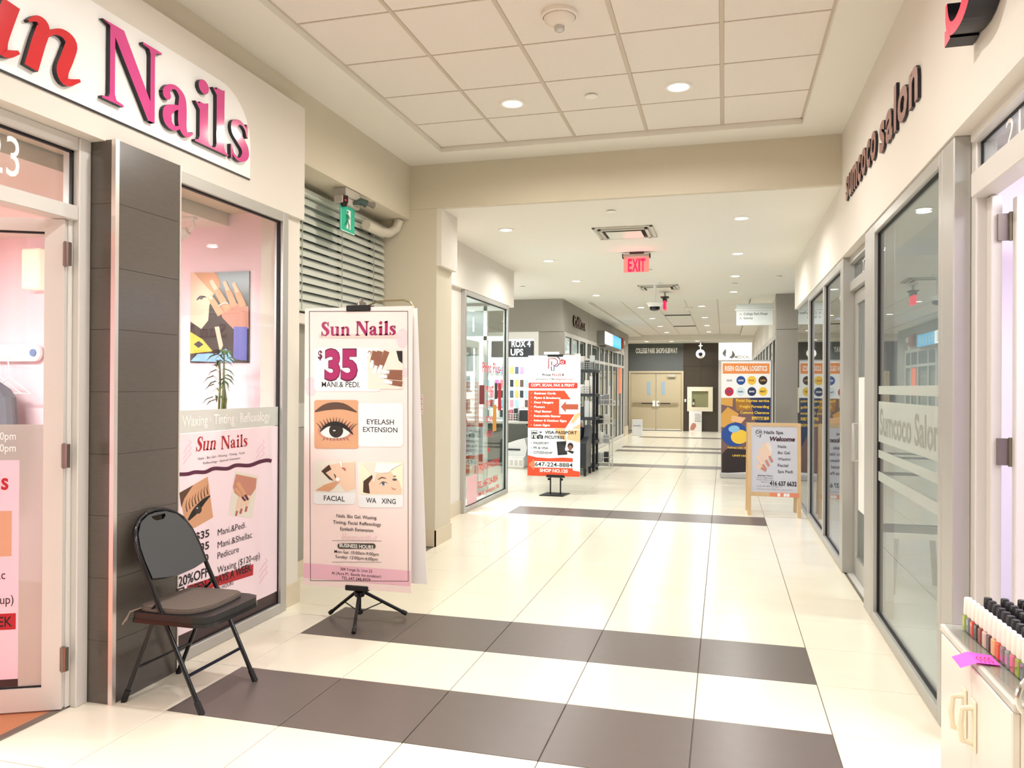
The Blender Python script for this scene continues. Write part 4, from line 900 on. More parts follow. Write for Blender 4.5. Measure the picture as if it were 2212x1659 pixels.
s.frame(345, 1497, 428, 1536, 4, ink, 'icons', 3); s.poly([(348, 1530), (375, 1512), (395, 1520), (410, 1514), (425, 1530)], ink, 'icons', 3); s.circ(468, 1510, 15, ink, 'icons', 3); s.rect(452, 1497, 484, 1508, palew, 'icons', 4); s.frame(345, 1548, 412, 1600, 4, ink, 'icons', 3); s.circ(378, 1568, 9, ink, 'icons', 3, 13); s.poly([(360, 1598), (396, 1598), (390, 1582), (366, 1582)], ink, 'icons', 3); s.rect(422, 1556, 498, 1600, ink, 'icons', 3, r=6); s.rect(445, 1546, 475, 1558, ink, 'icons', 3); s.circ(462, 1578, 17, palew, 'icons', 4); s.circ(462, 1578, 11, ink, 'icons', 5)
s.flush(); s.crop = (1120, 740, 4.878)
for i, (tx, x1) in enumerate((('PASSPORT', 328), ('PR & VISA', 320), ('CITIZENSHIP', 364))): s.text(tx, 166, x1, 1083+50*i, 24, ink, .012); s.circ(140, 1073+50*i, 4, ink, 'lettering', 2, n=8)
s.poly([(406, 1052), (504, 1045), (518, 1185), (420, 1194)], ink, 'photo_print', 4); s.poly([(424, 1085), (490, 1080), (500, 1170), (435, 1176)], M('print_black_soft', '#2c2a2b', .5), 'photo_print', 5)
s.poly([(508, 1062), (602, 1070), (578, 1178), (492, 1140)], whitep, 'photo_print', 4); s.circ(550, 1095, 30, ink, 'photo_print', 5, 34); s.circ(548, 1112, 20, skin3, 'photo_print', 6, 28); s.poly([(510, 1148), (540, 1140), (585, 1150), (575, 1177)], ink, 'photo_print', 6)
s.poly([(105, 1200), (200, 1222), (330, 1228), (470, 1218), (575, 1222), (575, 1350), (648, 1360), (648, 1416), (105, 1416)], orange, 'bar', 1); s.poly([(115, 1298), (170, 1240), (182, 1262), (182, 1328), (170, 1356)], M('print_orange_light', '#e8835c', .45), 'arrow', 2)
s.rect(180, 1262, 576, 1327, palew, 'number_panel', 2); s.text('647-224-8884', 183, 574, 1315, 42, ink, .012, lv=3); s.text('SHOP NO.120', 233, 524, 1374, 32, whitep, .03)
s.flush()

# ------------------------------------------------------------------ wooden A-board
pine = M('pine_wood', '#dcb98a', .5, var=.12, scale=12, stretch=(6, 6, 1)); t = thing('sandwich_board', 'small pine easel board with grey nail spa menu', 'sandwich board', (.58, 9.8, 0))
ay = 9.74; lean = .05
def apost(x, yb, yt, name='leg'): obj(name, MB().add([(x-.02, yb, 0), (x+.02, yb, 0), (x+.02, yb+.03, 0), (x-.02, yb+.03, 0), (x-.02, yt, 1.11), (x+.02, yt, 1.11), (x+.02, yt+.03, 1.11), (x-.02, yt+.03, 1.11)], [(0, 1, 2, 3), (4, 5, 6, 7), (0, 1, 5, 4), (1, 2, 6, 5), (2, 3, 7, 6), (3, 0, 4, 7)], pine), t)
for x in (.30, .865): apost(x, ay, ay+.08); apost(x-.015, ay+.40, ay+.12, 'rear_leg')
B('top_rail', .32, .845, ay+.078, ay+.108, 1.07, 1.112, pine, t); B('bottom_rail', .32, .845, ay+.02, ay+.05, .235, .285, pine, t); B('rear_rail', .30, .85, ay+.33, ay+.36, .235, .275, pine, t)
un = Vector((0, .08, 1.11)).normalized(); nn = Vector((0, -1.11, .08)).normalized(); O = Vector((.32, ay+.006, 0))+un*1.075
q = MB().prism([(0, 0), (.525, 0), (.525, -.79), (0, -.79)], O, (1, 0, 0), un, nn*-1, .012, M('menu_grey', '#d3d1d6', .4)); obj('menu_panel', q, t)
s = Sheet(t, O, (1, 0, 0), un*-1, nn, .525, .79, [(1530+530/5.924, 860+360/5.924), (1530+1142/5.924, 860+377/5.924), (1530+1148/5.924, 860+1203/5.924), (1530+532/5.924, 860+1180/5.924)], (1530, 860, 5.924))
s.circ(630, 447, 46, grey_i, 'logo', 1); s.circ(630, 447, 42, M('menu_grey', '#d3d1d6', .4), 'logo', 2); s.text('CH', 592, 664, 458, 40, ink, .02, lv=3); s.text('7', 640, 664, 512, 40, ink, .02, lv=3); s.text('Nails Spa', 700, 957, 464, 38, grey_i, .03); s.text('Welcome', 765, 1110, 553, 50, M('print_wine', '#4a2a30', .5), .05, shear=.2)
for i, (tx, x1) in enumerate((('Nails', 998), ('Bio Gel', 1043), ('Waxing', 1055), ('Facial', 1024), ('Spa Pedi', 1084))): s.text(tx, 885, x1, 638+78*i, 34, grey_i, .02)
fingers(s, [(690, 580, 790, 770, 52), (650, 640, 745, 820, 52), (610, 730, 705, 870, 50), (610, 850, 690, 900, 46)], skin2, skin4, lv=2); s.poly([(620, 700), (700, 590), (770, 560), (810, 640), (800, 740), (700, 800)], M('print_skin_white', '#ecd9cc', .5), 'photo_print', 1)
s.text('Business Hours', 620, 818, 990, 20, grey_i, .015, shear=.15); s.text('Mon-Sat: 10:00am-9:00pm', 606, 832, 1015, 12, grey_i); s.text('Sunday: 12:00pm-6:00pm', 606, 832, 1040, 12, grey_i); s.text('Reserved', 668, 775, 1066, 12, grey_i); s.text('416 637 6632', 780, 1137, 1108, 52, ink, .03, lv=3); s.text('Unit18-384 yonge st', 604, 942, 1125, 22, M('print_grey_light', '#9a989c', .5)); s.text('Toronto On M5B 0A1 (Aura P1)', 606, 1078, 1163, 20, M('print_grey_light', '#9a989c', .5))
s.flush()
pc = M('strip_coral', '#e98e6c', .5); q = MB().box(.535, .86, ay+.012, ay+.018, .236, .284, pc); obj('coral_strip', q, t); q = MB()
for x in (.62, .69, .725): q.box(x, x+.03, ay+.009, ay+.012, .242, .279, whitep)
obj('strip_icons', q, t)

# ------------------------------------------------------------------ shipping roll-up banner
ry = 13.7; t = thing('roll_up_banner', 'tall roll-up banner with orange heading and parcel pictures behind the easel board', 'banner', (.36, ry, 0))
rx0, rx1, rz0, rz1 = -.045, .755, .09, 1.985
B('sheet', rx0, rx1, ry, ry+.004, rz0, rz1, whitep, t); B('cassette', rx0-.02, rx1+.02, ry-.06, ry+.10, 0, .09, M('cassette_silver', '#c9c9c9', .3, .6), t, .015); B('top_rail', rx0, rx1, ry-.006, ry+.012, rz1, rz1+.02, M('cassette_silver', '#c9c9c9', .3, .6), t); obj('pole', MB().tube([(.355, ry+.05, .08), (.355, ry+.02, 2.0)], .01, steel), t)
s = Sheet(t, (rx0, ry, rz1), (1, 0, 0), (0, 0, -1), (0, -1, 0), rx1-rx0, rz1-rz0, [(1530+170/5.924, 620+940/5.924), (1530+793/5.924, 620+935/5.924), (1664, 1021), (1558, 1014)], (1530, 620, 5.924))
s.rect(186, 965, 778, 1095, logor, 'heading', 1); s.text('RISEN GLOBAL LOGISTICS', 214, 748, 1058, 58, whitep, .03)
for cx, cy, m, tx, tm in ((270, 1180, whitep, 'PUROLATOR', navy), (414, 1180, blue, 'UNIEXPRESS', whitep), (552, 1180, yel, 'DHL', red), (693, 1180, M('print_brown', '#2f2220', .5), 'UPS', box1), (268, 1320, M('print_crimson', '#c2263e', .5), 'CANPAR', blue), (412, 1320, M('print_ice', '#dceaf0', .5), 'FedEx', navy), (553, 1320, navy, 'EMS', whitep), (695, 1320, yel, 'BEST', ink)):
    s.circ(cx, cy, 56, m, 'logo', 1); s.text(tx, cx-34, cx+34, cy+10, 20, tm, .03, lv=2)
s.poly([(168, 1398), (795, 1398), (795, 2340), (168, 2340)], M('print_brown_bg', '#7a5a58', .5), 'photo_print', 1); s.poly([(530, 1400), (795, 1400), (795, 2080), (600, 1700)], navy, 'photo_print', 2); s.poly([(168, 1400), (315, 1400), (310, 1510), (168, 1480)], box1, 'photo_print', 2); s.poly([(168, 1600), (250, 1510), (390, 1600), (300, 1780), (168, 1760)], box1, 'photo_print', 3); s.poly([(300, 1620), (480, 1650), (420, 1720), (290, 1690)], oran2, 'photo_print', 3)
s.poly([(340, 1400), (530, 1420), (560, 1560), (360, 1560)], box2, 'photo_print', 2); s.circ(340, 1860, 165, blue, 'photo_print', 4, 150); s.circ(400, 1890, 110, yel, 'photo_print', 5, 90); s.circ(330, 1790, 70, M('print_sky', '#8fc4ea', .5), 'photo_print', 5, 45); s.poly([(180, 2100), (250, 2030), (480, 2060), (480, 2340), (180, 2340)], dk, 'photo_print', 5)
for i, (tx, xa, xb) in enumerate((('Postal Express service', 355, 775), ('Freight Forwarding', 400, 775), ('Customs Clearance', 408, 775), ('清關與國際集運', 550, 775), ('WORLDWIDE', 480, 778))): s.text(tx, xa, xb, 1450+76*i, 32, yel, .03, lv=4)
for tx, xa, xb, yb in (('Address: Unit 103', 245, 500, 2038), ('UNIT102', 310, 480, 2140)): s.text(tx, xa, xb, yb, 22, yel, .03, lv=6)
s.flush()

# ------------------------------------------------------------------ salon window prints
t = thing('window_poster', 'pink price poster with lashes and hands on the salon window', 'poster', (-2.875, 4.1, .14))
gx_ = -2.893; B('sheet', gx_-.0012, gx_, 3.605, 4.62, .148, 1.258, M('poster_blush', '#fbe6ee', .4), t); B('base_strip', gx_-.0012, gx_, 3.605, 4.62, .073, .146, M('poster_brown', '#3d2a2c', .4), t)
k = (370, 880, 3.19)
s = Sheet(t, (gx_, 3.655, 1.258), (0, 1, 0), (0, 0, -1), (1, 0, 0), .889, 1.115, [(393, 938), (588, 922), (585, 1285), (398, 1371)], k, .0006)
for cx, cy, r in ((620, 330, 60), (640, 1150, 60), (120, 330, 50)):
    for a in range(3): s.stroke([(cx-30, cy+70-40*a, 7), (cx, cy+20-40*a, 9), (cx+22, cy-5-40*a, 8), (cx+8, cy-22-40*a, 5)], M('print_scroll', '#f3cfe0', .5), 'scroll_ornament', 1)
s.serif('Sun', 172, 312, 303, 104, red, shear=.2, gap=.03); s.serif('Nails', 343, 527, 285, 92, red, gap=.03)
s.text('Nails - Bio Gel - Waxing - Tinting - Facial', 190, 508, 348, 16, grey_i); s.text('Reflexology - EyeLash Extension', 226, 478, 382, 15, grey_i)
s.stroke([(58, 470, 26), (120, 468, 26), (170, 455, 26), (240, 455, 26), (300, 430, 26), (390, 432, 26), (450, 408, 26), (540, 410, 26), (610, 385, 26), (660, 374, 26), (692, 380, 26)], maroon, 'wave', 2)
s.poly([(66, 600), (258, 487), (298, 770), (170, 845), (108, 800)], skin, 'photo_print', 1); s.poly([(66, 600), (160, 545), (100, 640), (82, 700)], brow, 'photo_print', 2); s.stroke([(130, 790, 12), (175, 730, 40), (230, 660, 30), (275, 620, 8)], lash, 'photo_print', 2); s.circ(195, 715, 24, iris, 'photo_print', 3, 30); s.circ(188, 706, 5, whitep, 'photo_print', 4)
for i in range(8): s.stroke([(120+20*i, 730-17*i, 6), (112+20*i, 690-17*i, 4), (118+20*i, 650-16*i, 1)], lash, 'photo_print', 3, 0)
s.poly([(448, 450), (602, 484), (560, 775), (402, 752)], cream, 'photo_print', 1); s.poly([(450, 470), (590, 500), (585, 570), (540, 640), (500, 650), (440, 600), (430, 560)], skin4, 'photo_print', 2); fingers(s, [(460, 530, 520, 630, 24), (445, 570, 500, 640, 22)], skin, maroon, lv=3); fingers(s, [(540, 620, 520, 710, 22), (510, 630, 485, 725, 22), (480, 630, 455, 740, 20)], skin2, lips, lv=3)
for tx, xa, xb, yb in (('$35', 178, 273, 915), ('$35', 178, 273, 998), ('$30', 172, 270, 1084)): s.text(tx, xa, xb, yb, 50, ink, .02)
s.text('20%OFF', 70, 272, 1205, 62, ink, .02)
for tx, xb, yb in (('Mani.&Pedi.', 520, 868), ('Mani.&Shellac', 560, 945), ('Pedicure', 472, 1030), ('Waxing ($120-up)', 612, 1100)): s.text(tx, 330, xb, yb, 42, ink, 0.0)
s.poly([(130, 1235), (570, 1088), (568, 1162), (130, 1300)], red, 'red_label', 1); s.text('OPEN 7 DAYS A WEEK', 140, 555, 1212, 52, ink, .02, lv=3); s.text('BUSINESS HOURS', 250, 438, 1262, 26, ink)
s.flush()
t = thing('window_film', 'frosted film band with white lettering above the salon window poster', 'window film', (-2.875, 4.1, 1.26))
B('film', gx_-.0008, gx_-.0002, 3.605, 4.62, 1.262, 1.388, frostm, t); q = MB(); vs, fs, (a, b) = text2d('Waxing · Tinting · Reflexology', .01); q.flat([((x-a)*.86/(b-a), y*.085) for x, y in vs], fs, (gx_+.001, 3.66, 1.30), (0, 1, 0), (0, 0, 1), whitep); obj('lettering', q, t)

# ------------------------------------------------------------------ things inside the pink salon
t = thing('wall_poster', 'poster of a hand before a face on the pink salon wall', 'poster', (-3.48, 4.79, 1.69))
B('sheet', -3.722, -3.238, 4.790, 4.797, 1.690, 2.337, M('poster_dark', '#3a3733', .2, var=.3, scale=6), t)
s = Sheet(t, (-3.722, 4.79, 2.337), (1, 0, 0), (0, 0, -1), (0, -1, 0), .484, .647, [(413, 592), (538, 585), (540, 782), (417, 785)], (370, 380, 3.19), .0008)
s.poly([(138, 670), (300, 668), (340, 760), (290, 830), (270, 900), (265, 1000), (220, 1060), (145, 1010)], skin2, 'photo_print', 1); s.poly([(160, 672), (310, 670), (345, 740), (300, 820), (240, 760)], skin, 'photo_print', 2); s.stroke([(185, 862, 6), (210, 838, 14), (248, 840, 5)], lash, 'photo_print', 3); s.circ(214, 845, 12, grey_i, 'photo_print', 4)
s.poly([(340, 900), (400, 880), (470, 880), (535, 900), (540, 1050), (440, 1060), (360, 980)], skin4, 'photo_print', 2); fingers(s, [(350, 960, 270, 830, 42), (400, 930, 300, 760, 44), (440, 900, 385, 765, 40), (500, 900, 448, 775, 42)], skin, skin2, lv=3); s.stroke([(335, 900, 10), (370, 880, 12), (400, 880, 8)], steel, 'photo_print', 6)
s.poly([(145, 1080), (230, 1130), (300, 1210), (150, 1230)], yel, 'photo_print', 2); s.poly([(172, 1165), (205, 1142), (238, 1165), (205, 1190)], ink, 'photo_print', 3); s.poly([(440, 1040), (530, 1040), (530, 1270), (440, 1260)], M('print_violet', '#5d62b8', .4), 'photo_print', 3); s.poly([(155, 1280), (200, 1230), (370, 1220), (440, 1285)], M('print_sky', '#8fc4ea', .5), 'photo_print', 3); s.poly([(310, 1045), (340, 1040), (370, 1170), (350, 1215)], skin2, 'photo_print', 3); s.poly([(350, 1215), (390, 1190), (450, 1275)], M('print_sky', '#8fc4ea', .5), 'photo_print', 4)
s.flush()
leafm = M('leaf_green', '#3c6322', .45, var=.3, scale=30); leafy = M('leaf_yellowish', '#a9ad4d', .45)
sh_ = thing('display_shelf', 'white shelf along the pink wall under the poster', 'shelf', (-3.4, 4.6, 1.0)); B('top', -4.1, -3.02, 4.40, 4.78, 1.20, 1.235, white, sh_); B('bracket', -3.9, -3.87, 4.45, 4.795, 1.0, 1.20, white, sh_); B('bracket', -3.2, -3.17, 4.45, 4.795, 1.0, 1.20, white, sh_)
t = thing('potted_plant', 'slender green lucky bamboo plant in a pot under the wall poster', 'plant', (-3.30, 4.58, 1.236))
obj('pot', MB().lathe((-3.30, 4.58, 1.236), [(.045, 0), (.06, .09), (.062, .1), (.05, .1)], M('pot_red', '#8c2f35', .4), 16), t, smooth='auto')
for i in range(4):
    x, y = -3.30+.025*math.cos(i*1.7), 4.58+.02*math.sin(i*1.7); h = .22+.07*i
    obj('stem', MB().tube([(x, y, 1.32), (x+.005*i, y, 1.33+h*.6), (x+.01*(i-1.5), y, 1.33+h)], [.008, .007, .005], M('stem_green', '#6c7d3c', .5), 6), t)
random.seed(3)
for i in range(34):
    a = random.uniform(0, 6.28); z0 = 1.40+random.random()*.34; L = random.uniform(.07, .15); cx, cy = -3.30+random.uniform(-.03, .03), 4.56
    if i < 7: z0 = 1.34; L = .06
    d = Vector((math.cos(a), .5*math.sin(a), 0)); p0 = Vector((cx, cy, z0)); pts = [p0, p0+d*L*.4+Vector((0, 0, L*.28)), p0+d*L*.8+Vector((0, 0, L*.15)), p0+d*L*1.1-Vector((0, 0, L*.15))]
    wv = Vector((-d.y, d.x, .3)).normalized(); ws = [.005, .021, .018, .001] if i >= 7 else [.008, .03, .03, .004]; q = MB(); vv = []
    for p, w_ in zip(pts, ws): vv += [p+wv*w_*.5, p-wv*w_*.5]
    q.add(vv, [(0, 1, 3, 2), (2, 3, 5, 4), (4, 5, 7, 6)], leafy if i in (4, 15) else leafm); obj('leaf', q, t)
t = thing('track_spotlight', 'white adjustable spotlight on the salon ceiling above the poster', 'spotlight', (-3.6, 4.5, 2.5))
B('track', -3.68, -3.45, 4.47, 4.50, 2.648, 2.664, white, t); obj('arm', MB().tube([(-3.47, 4.485, 2.65), (-3.46, 4.485, 2.60), (-3.50, 4.485, 2.57)], .007, white), t); c = Vector((-3.56, 4.485, 2.55)); obj('head', MB().tube([c+Vector((.05, 0, .025)), c+Vector((0, 0, 0)), c+Vector((-.06, -.02, -.035))], [.028, .038, .05], white, 14), t, smooth='auto')
ld = bpy.data.lights.new('spot_lamp', 'SPOT'); ld.energy = 32; ld.spot_size = math.radians(95); ld.spot_blend = 1; ld.shadow_soft_size = .03; ld.color = (1, .97, .97)
lo = bpy.data.objects.new('lamp', ld); C.objects.link(lo); lo.parent = t; lo.location = Vector((-3.63, 4.455, 2.505))-Vector((-3.6, 4.5, 2.5)); lo.rotation_euler = Vector((.35, .32, -1)).to_track_quat('-Z', 'Y').to_euler()
# clothes rail with hangers and a dark coat, behind the open door
t = thing('coat_rail', 'white wall coat rail with round blue end cap', 'coat rail', (-5.4, 4.75, 1.7))
obj('board', MB().prism(rrect(-6.2, 1.705, -5.025, 1.835, .06), (0, 4.77, 0), (1, 0, 0), (0, 0, 1), (0, -1, 0), .025, white), t); obj('end_cap', MB().lathe((-5.085, 4.745, 1.77), [(.028, -.012), (.028, 0)], M('cap_blue', '#6d8fc0', .4), 16, axis='y'), t)
for i, x in enumerate((-5.62, -5.42, -5.30, -5.18)):
    h = thing('clothes_hanger', '%s white wire hanger on the coat rail, counted from left' % ORD[i], 'hanger', (x, 4.70, 1.45), 'white wire hangers'); yy = 4.715-.03*i
    obj('hook', MB().tube([(x+.03, yy, 1.72), (x+.01, yy, 1.745), (x-.02, yy, 1.72), (x, yy, 1.64), (x, yy, 1.58)], .005, white, 6), h); obj('shoulder_bar', MB().tube([(x-.2, yy, 1.46), (x, yy, 1.58), (x+.2, yy, 1.46), (x-.2, yy, 1.46)], .005, white, 6), h)
t = thing('coat', 'dark blue grey coat hanging from the white coat rail', 'coat', (-5.36, 4.55, .75)); cm_ = M('coat_cloth', '#5d6672', .9, var=.1, scale=30)
prof = [(-.06, 1.565), (.06, 1.565), (.20, 1.49), (.25, 1.43), (.27, 1.2), (.24, .75), (-.24, .75), (-.27, 1.2), (-.25, 1.43), (-.20, 1.49)]
obj('body', MB().prism(prof, (-5.36, 4.62, 0), (1, 0, 0), (0, 0, 1), (0, -1, 0), .10, cm_), t); obj('sleeve', MB().tube([(-5.14, 4.56, 1.43), (-5.11, 4.55, 1.2), (-5.12, 4.54, .85)], [.05, .055, .045], cm_), t, smooth='auto'); obj('sleeve', MB().tube([(-5.58, 4.56, 1.43), (-5.61, 4.55, 1.2), (-5.60, 4.54, .85)], [.05, .055, .045], cm_), t, smooth='auto')
B('wall_lamp_box', -5.12, -4.95, 4.66, 4.795, 2.25, 2.55, M('lamp_box', '#fff3dc', .5, emis=.8), None, .01, label='cream glowing wall box on the pink wall above the coat', cat='wall lamp')

# ------------------------------------------------------------------ venetian blind in the alcove
t = thing('venetian_blind', 'pale grey green slatted blind in the alcove window', 'blind', (-3.2, 5.92, 2.11)); sm_ = M('slat_white', '#d4d8cf', .45)
B('head_rail', -3.235, -3.165, 4.93, 6.93, 3.03, 3.075, sm_, t, .004); B('bottom_rail', -3.225, -3.175, 4.93, 6.93, 2.115, 2.135, sm_, t, .003)
for i in range(13):
    z = 2.17+.068*i; a = math.radians(64); dx, dz = .041*math.cos(a), .038*math.sin(a)
    q = MB().add([(-3.2+dx, 4.94, z-dz), (-3.2+dx, 6.93, z-dz), (-3.2+.006, 6.93, z+.005), (-3.2+.006, 4.94, z+.005), (-3.2-dx, 6.93, z+dz), (-3.2-dx, 4.94, z+dz)], [(0, 1, 2, 3), (3, 2, 4, 5)], sm_); obj('slat', q, t)
for y in (5.35, 6.0, 6.62): obj('ladder_cord', MB().box(-3.152, -3.15, y-.006, y+.006, 2.12, 3.04, M('cord', '#9fa39b', .8)), t)
t = thing('white_pipe', 'thick bent white pipe at the top right corner of the blind', 'pipe', (-3.08, 6.8, 3.0)); obj('elbow', MB().tube([(-3.10, 6.35, 2.975), (-3.10, 6.65, 2.97), (-3.09, 6.82, 2.99), (-3.05, 6.89, 3.04), (-3.02, 6.895, 3.13)], .045, M('pipe_white', '#d9d2c4', .4), 12), t, smooth='auto')
# green running man sign with emergency heads
grn = M('exit_green', '#12a483', .35, emis=.55, ecol='#0aa07c'); t = thing('exit_sign', 'green running man sign hanging before the blind', 'exit sign', (-2.98, 5.76, 2.78))
B('housing', -3.03, -2.95, 5.62, 5.92, 3.0, 3.06, M('exit_housing', '#b9b2a8', .4), t, .006); B('ceiling_box', -3.06, -2.94, 5.66, 5.90, 3.06, 3.135, M('exit_housing', '#b9b2a8', .4), t, .006); B('plate', -2.986, -2.978, 5.64, 5.885, 2.785, 2.995, grn, t)
q = MB(); P = lambda pts: q.flat(pts, [tuple(range(len(pts)))], (-2.976, 5.64, 2.785), (0, 1, 0), (0, 0, 1), whitep)
P([(.10, .185), (.17, .185), (.17, .03), (.10, .03)]); P([(0, 0), (.245, 0), (.245, .006), (0, .006)]); P([(0, 0), (.006, 0), (.006, .21), (0, .21)]); obj('pictogram', q, t)
q = MB(); g2 = M('exit_green_figure', '#0b7c62', .4); P2 = lambda pts, x=-2.9745: q.flat(pts, [tuple(range(len(pts)))], (x, 5.64, 2.785), (0, 1, 0), (0, 0, 1), g2)
P2(arc(.115, .165, .013, 0, 330, 11)); P2([(.09, .145), (.13, .15), (.13, .09), (.105, .085)]); P2([(.105, .095), (.125, .09), (.15, .06), (.145, .03), (.13, .03), (.13, .055)], -2.974); P2([(.10, .10), (.115, .09), (.10, .055), (.07, .05), (.07, .062), (.09, .068)], -2.9735); P2([(.125, .145), (.155, .12), (.15, .11), (.12, .13)], -2.973); obj('figure', q, t)
obj('red_lamp_head', MB().lathe((-2.96, 5.66, 3.06), [(.035, 0), (.035, -.05), (.02, -.085), (.001, -.09)], M('smoked_red', '#2a0a0e', .15), 14), t, smooth='auto'); obj('red_light', MB().lathe((-2.935, 5.64, 3.02), [(.001, -.008), (.008, 0), (.001, .008)], exr, 8), t)
obj('lamp_head', MB().tube([(-2.95, 5.92, 3.05), (-2.92, 6.0, 3.075), (-2.89, 6.06, 3.07)], [.012, .02, .03], steel), t, smooth='auto'); obj('lamp_head', MB().tube([(-2.95, 5.80, 3.03), (-2.90, 5.84, 3.055), (-2.87, 5.88, 3.04)], [.012, .03, .035], M('green_lens', '#3a5048', .2)), t, smooth='auto')
t = thing('wall_notice', 'small pink and white notice on the beige column behind the banner', 'notice', (-2.83, 6.945, 1.26)); B('sheet', -2.90, -2.782, 6.947, 6.949, 1.262, 1.452, M('notice_pink', '#ecd5d5', .5), t); q = MB()
for i in range(7): q.box(-2.89, -2.80+.01*(i % 2), 6.9462, 6.947, 1.28+.025*i, 1.288+.025*i, M('notice_ink', '#b5707c', .5))
obj('text_lines', q, t)

# ------------------------------------------------------------------ print shop window lettering and display
vred = M('vinyl_red', '#d8353c', .4); t = thing('window_lettering', 'red vinyl lettering on the print shop window', 'lettering', (-3.03, 9.9, .8)); wx = -3.033
for tx, ya, yb, z, cap in (('Print Plus-1', 9.62, 10.58, 1.72, .13), ('PRINT', 9.78, 10.15, 1.46, .075), ('COPY', 9.80, 10.12, 1.27, .075), ('SCAN', 9.80, 10.12, 1.06, .075), ('FAX', 9.84, 10.10, .86, .075), ('&', 9.88, 10.0, .66, .06), ('PASSPORT PICTURES', 9.50, 10.45, .44, .085), ('TEL: 647-224-8884', 9.46, 10.36, .22, .085), ('EMAIL: printplus1786', 9.46, 10.44, -.0+.12, .05)):
    vs, fs, (a, b) = text2d(tx, .015); q = MB().flat([((x-a)*(yb-ya)/(b-a), y*cap/CAP) for x, y in vs], fs, (wx, ya, z), (0, 1, 0), (0, 0, 1), vred); obj('lettering', q, t)
for nm, ya, yb, z0, z1, m, lb in (('door_sticker', 9.50, 9.72, 1.30, 1.55, M('sticker_maroon', '#6d1826', .4), 'square maroon sticker on the print shop window'), ('door_sticker', 10.20, 10.32, 1.36, 1.58, M('sticker_black', '#26262b', .4), 'narrow black sticker on the print shop window'), ('door_sticker', 10.36, 10.52, 1.20, 1.58, red, 'narrow red sticker on the print shop window'), ('door_sticker', 10.12, 10.28, .92, 1.28, M('sticker_amber', '#d99a3c', .4), 'amber and cream sticker on the print shop window'), ('door_sticker', 9.02, 9.42, .06, .42, M('sticker_rose', '#e9b8bd', .4), 'pale rose sheet low on the print shop window')):
    B(nm, wx-.001, wx+.001, ya, yb, z0, z1, m, None, label=lb, cat='sticker', group='stickers on the print shop window')
t = thing('display_rack', 'slim display rack of goods inside the print shop window', 'rack', (-3.56, 10.4, 0)); goods = [M('goods_%d' % i, c, .5) for i, c in enumerate(('#d27f8a', '#f0f0ee', '#8c5a66', '#6e7b80', '#b0405a', '#cfd8d0', '#e8b24a', '#2e3236', '#9fb4c8', '#c06a8c'))]
for y in (10.1, 10.6): obj('post', MB().box(-3.72, -3.69, y, y+.02, 0, 1.6, alum), t)
for i in range(5): B('shelf', -3.72, -3.5, 10.1, 10.62, .25+.3*i, .27+.3*i, white, t)
random.seed(5); n = 0
for i in range(5):
    for j in range(4):
        h = random.uniform(.12, .22); B('goods_box', -3.68+.01*j, -3.52, 10.12+.125*j, 10.22+.125*j, .271+.3*i, .271+.3*i+h, goods[(i*3+j*2) % 10], None, label='%s packet on the %s shelf from below of the print shop rack' % (ORD[j], ORD[i]), cat='packet', group='goods on the print shop rack')
B('wall_cabinet', -3.82, -3.50, 10.3, 10.68, 1.75, 2.12, M('cabinet_grey', '#7d8280', .5), None, .01, label='grey wall box inside the print shop window', cat='box')

# ------------------------------------------------------------------ phone shop contents
t = thing('menu_sign', 'black hanging board with white capital letters inside the phone shop', 'sign', (-3.95, 15.2, 2.2)); B('board', -4.6, -3.62, 15.2, 15.23, 2.13, 2.50, M('board_black', '#22242a', .25), t)
q = MB(); vs, fs, (a, b) = text2d('ROX 4', .03); q.flat([((x-a)*.40/(b-a), y*.125/CAP) for x, y in vs], fs, (-4.17, 15.195, 2.34), (1, 0, 0), (0, 0, 1), M('letters_lit', '#ffffff', .4, emis=.6)); vs, fs, (a, b) = text2d('UPS', .03); q.flat([((x-a)*.27/(b-a), y*.125/CAP) for x, y in vs], fs, (-4.19, 15.195, 2.17), (1, 0, 0), (0, 0, 1), M('letters_lit', '#ffffff', .4, emis=.6)); obj('lettering', q, t)
for i in range(2): obj('hanging_wire', MB().tube([(-4.4+.6*i, 15.215, 2.50), (-4.4+.6*i, 15.215, 2.9)], .004, steel, 6), t)
random.seed(11); cols = [M('case_%d' % i, c, .35) for i, c in enumerate(('#23272c', '#e07a86', '#d76fb0', '#3a4656', '#f0eee8', '#f2d84a', '#4a3a34', '#7fb0c8', '#d9d4cc', '#e8934a'))]; cn = ('black', 'coral', 'magenta', 'slate', 'white', 'yellow', 'brown', 'sky blue', 'silver', 'orange')
wallp = thing('slat_wall', 'white slatted display wall with hook rails inside the phone shop', 'display wall', (-4.4, 16.76, .8))
for i in range(8): B('slat', -5.6, -3.5, 16.76, 16.79, .85+.2*i, 1.04+.2*i, white, wallp)
for r_, z in enumerate((1.99, 1.70, 1.46, 1.25, 1.02)):
    for j in range(13):
        x = -5.15+.115*j; c = random.randrange(10); t = thing('phone_case', '%s phone case, %s from left on hook row %s from top' % (cn[c], ORD[j], ORD[r_]), 'phone case', (x, 16.72, z-.17), 'phone cases on the slat wall')
        B('case', x-.04, x+.04, 16.70, 16.715, z-.17, z-.01, cols[c], t, .004); B('card', x-.042, x+.042, 16.716, 16.719, z-.18, z+.03, whitep, t); B('hook', x-.003, x+.003, 16.69, 16.76, z+.03, z+.036, steel, t)
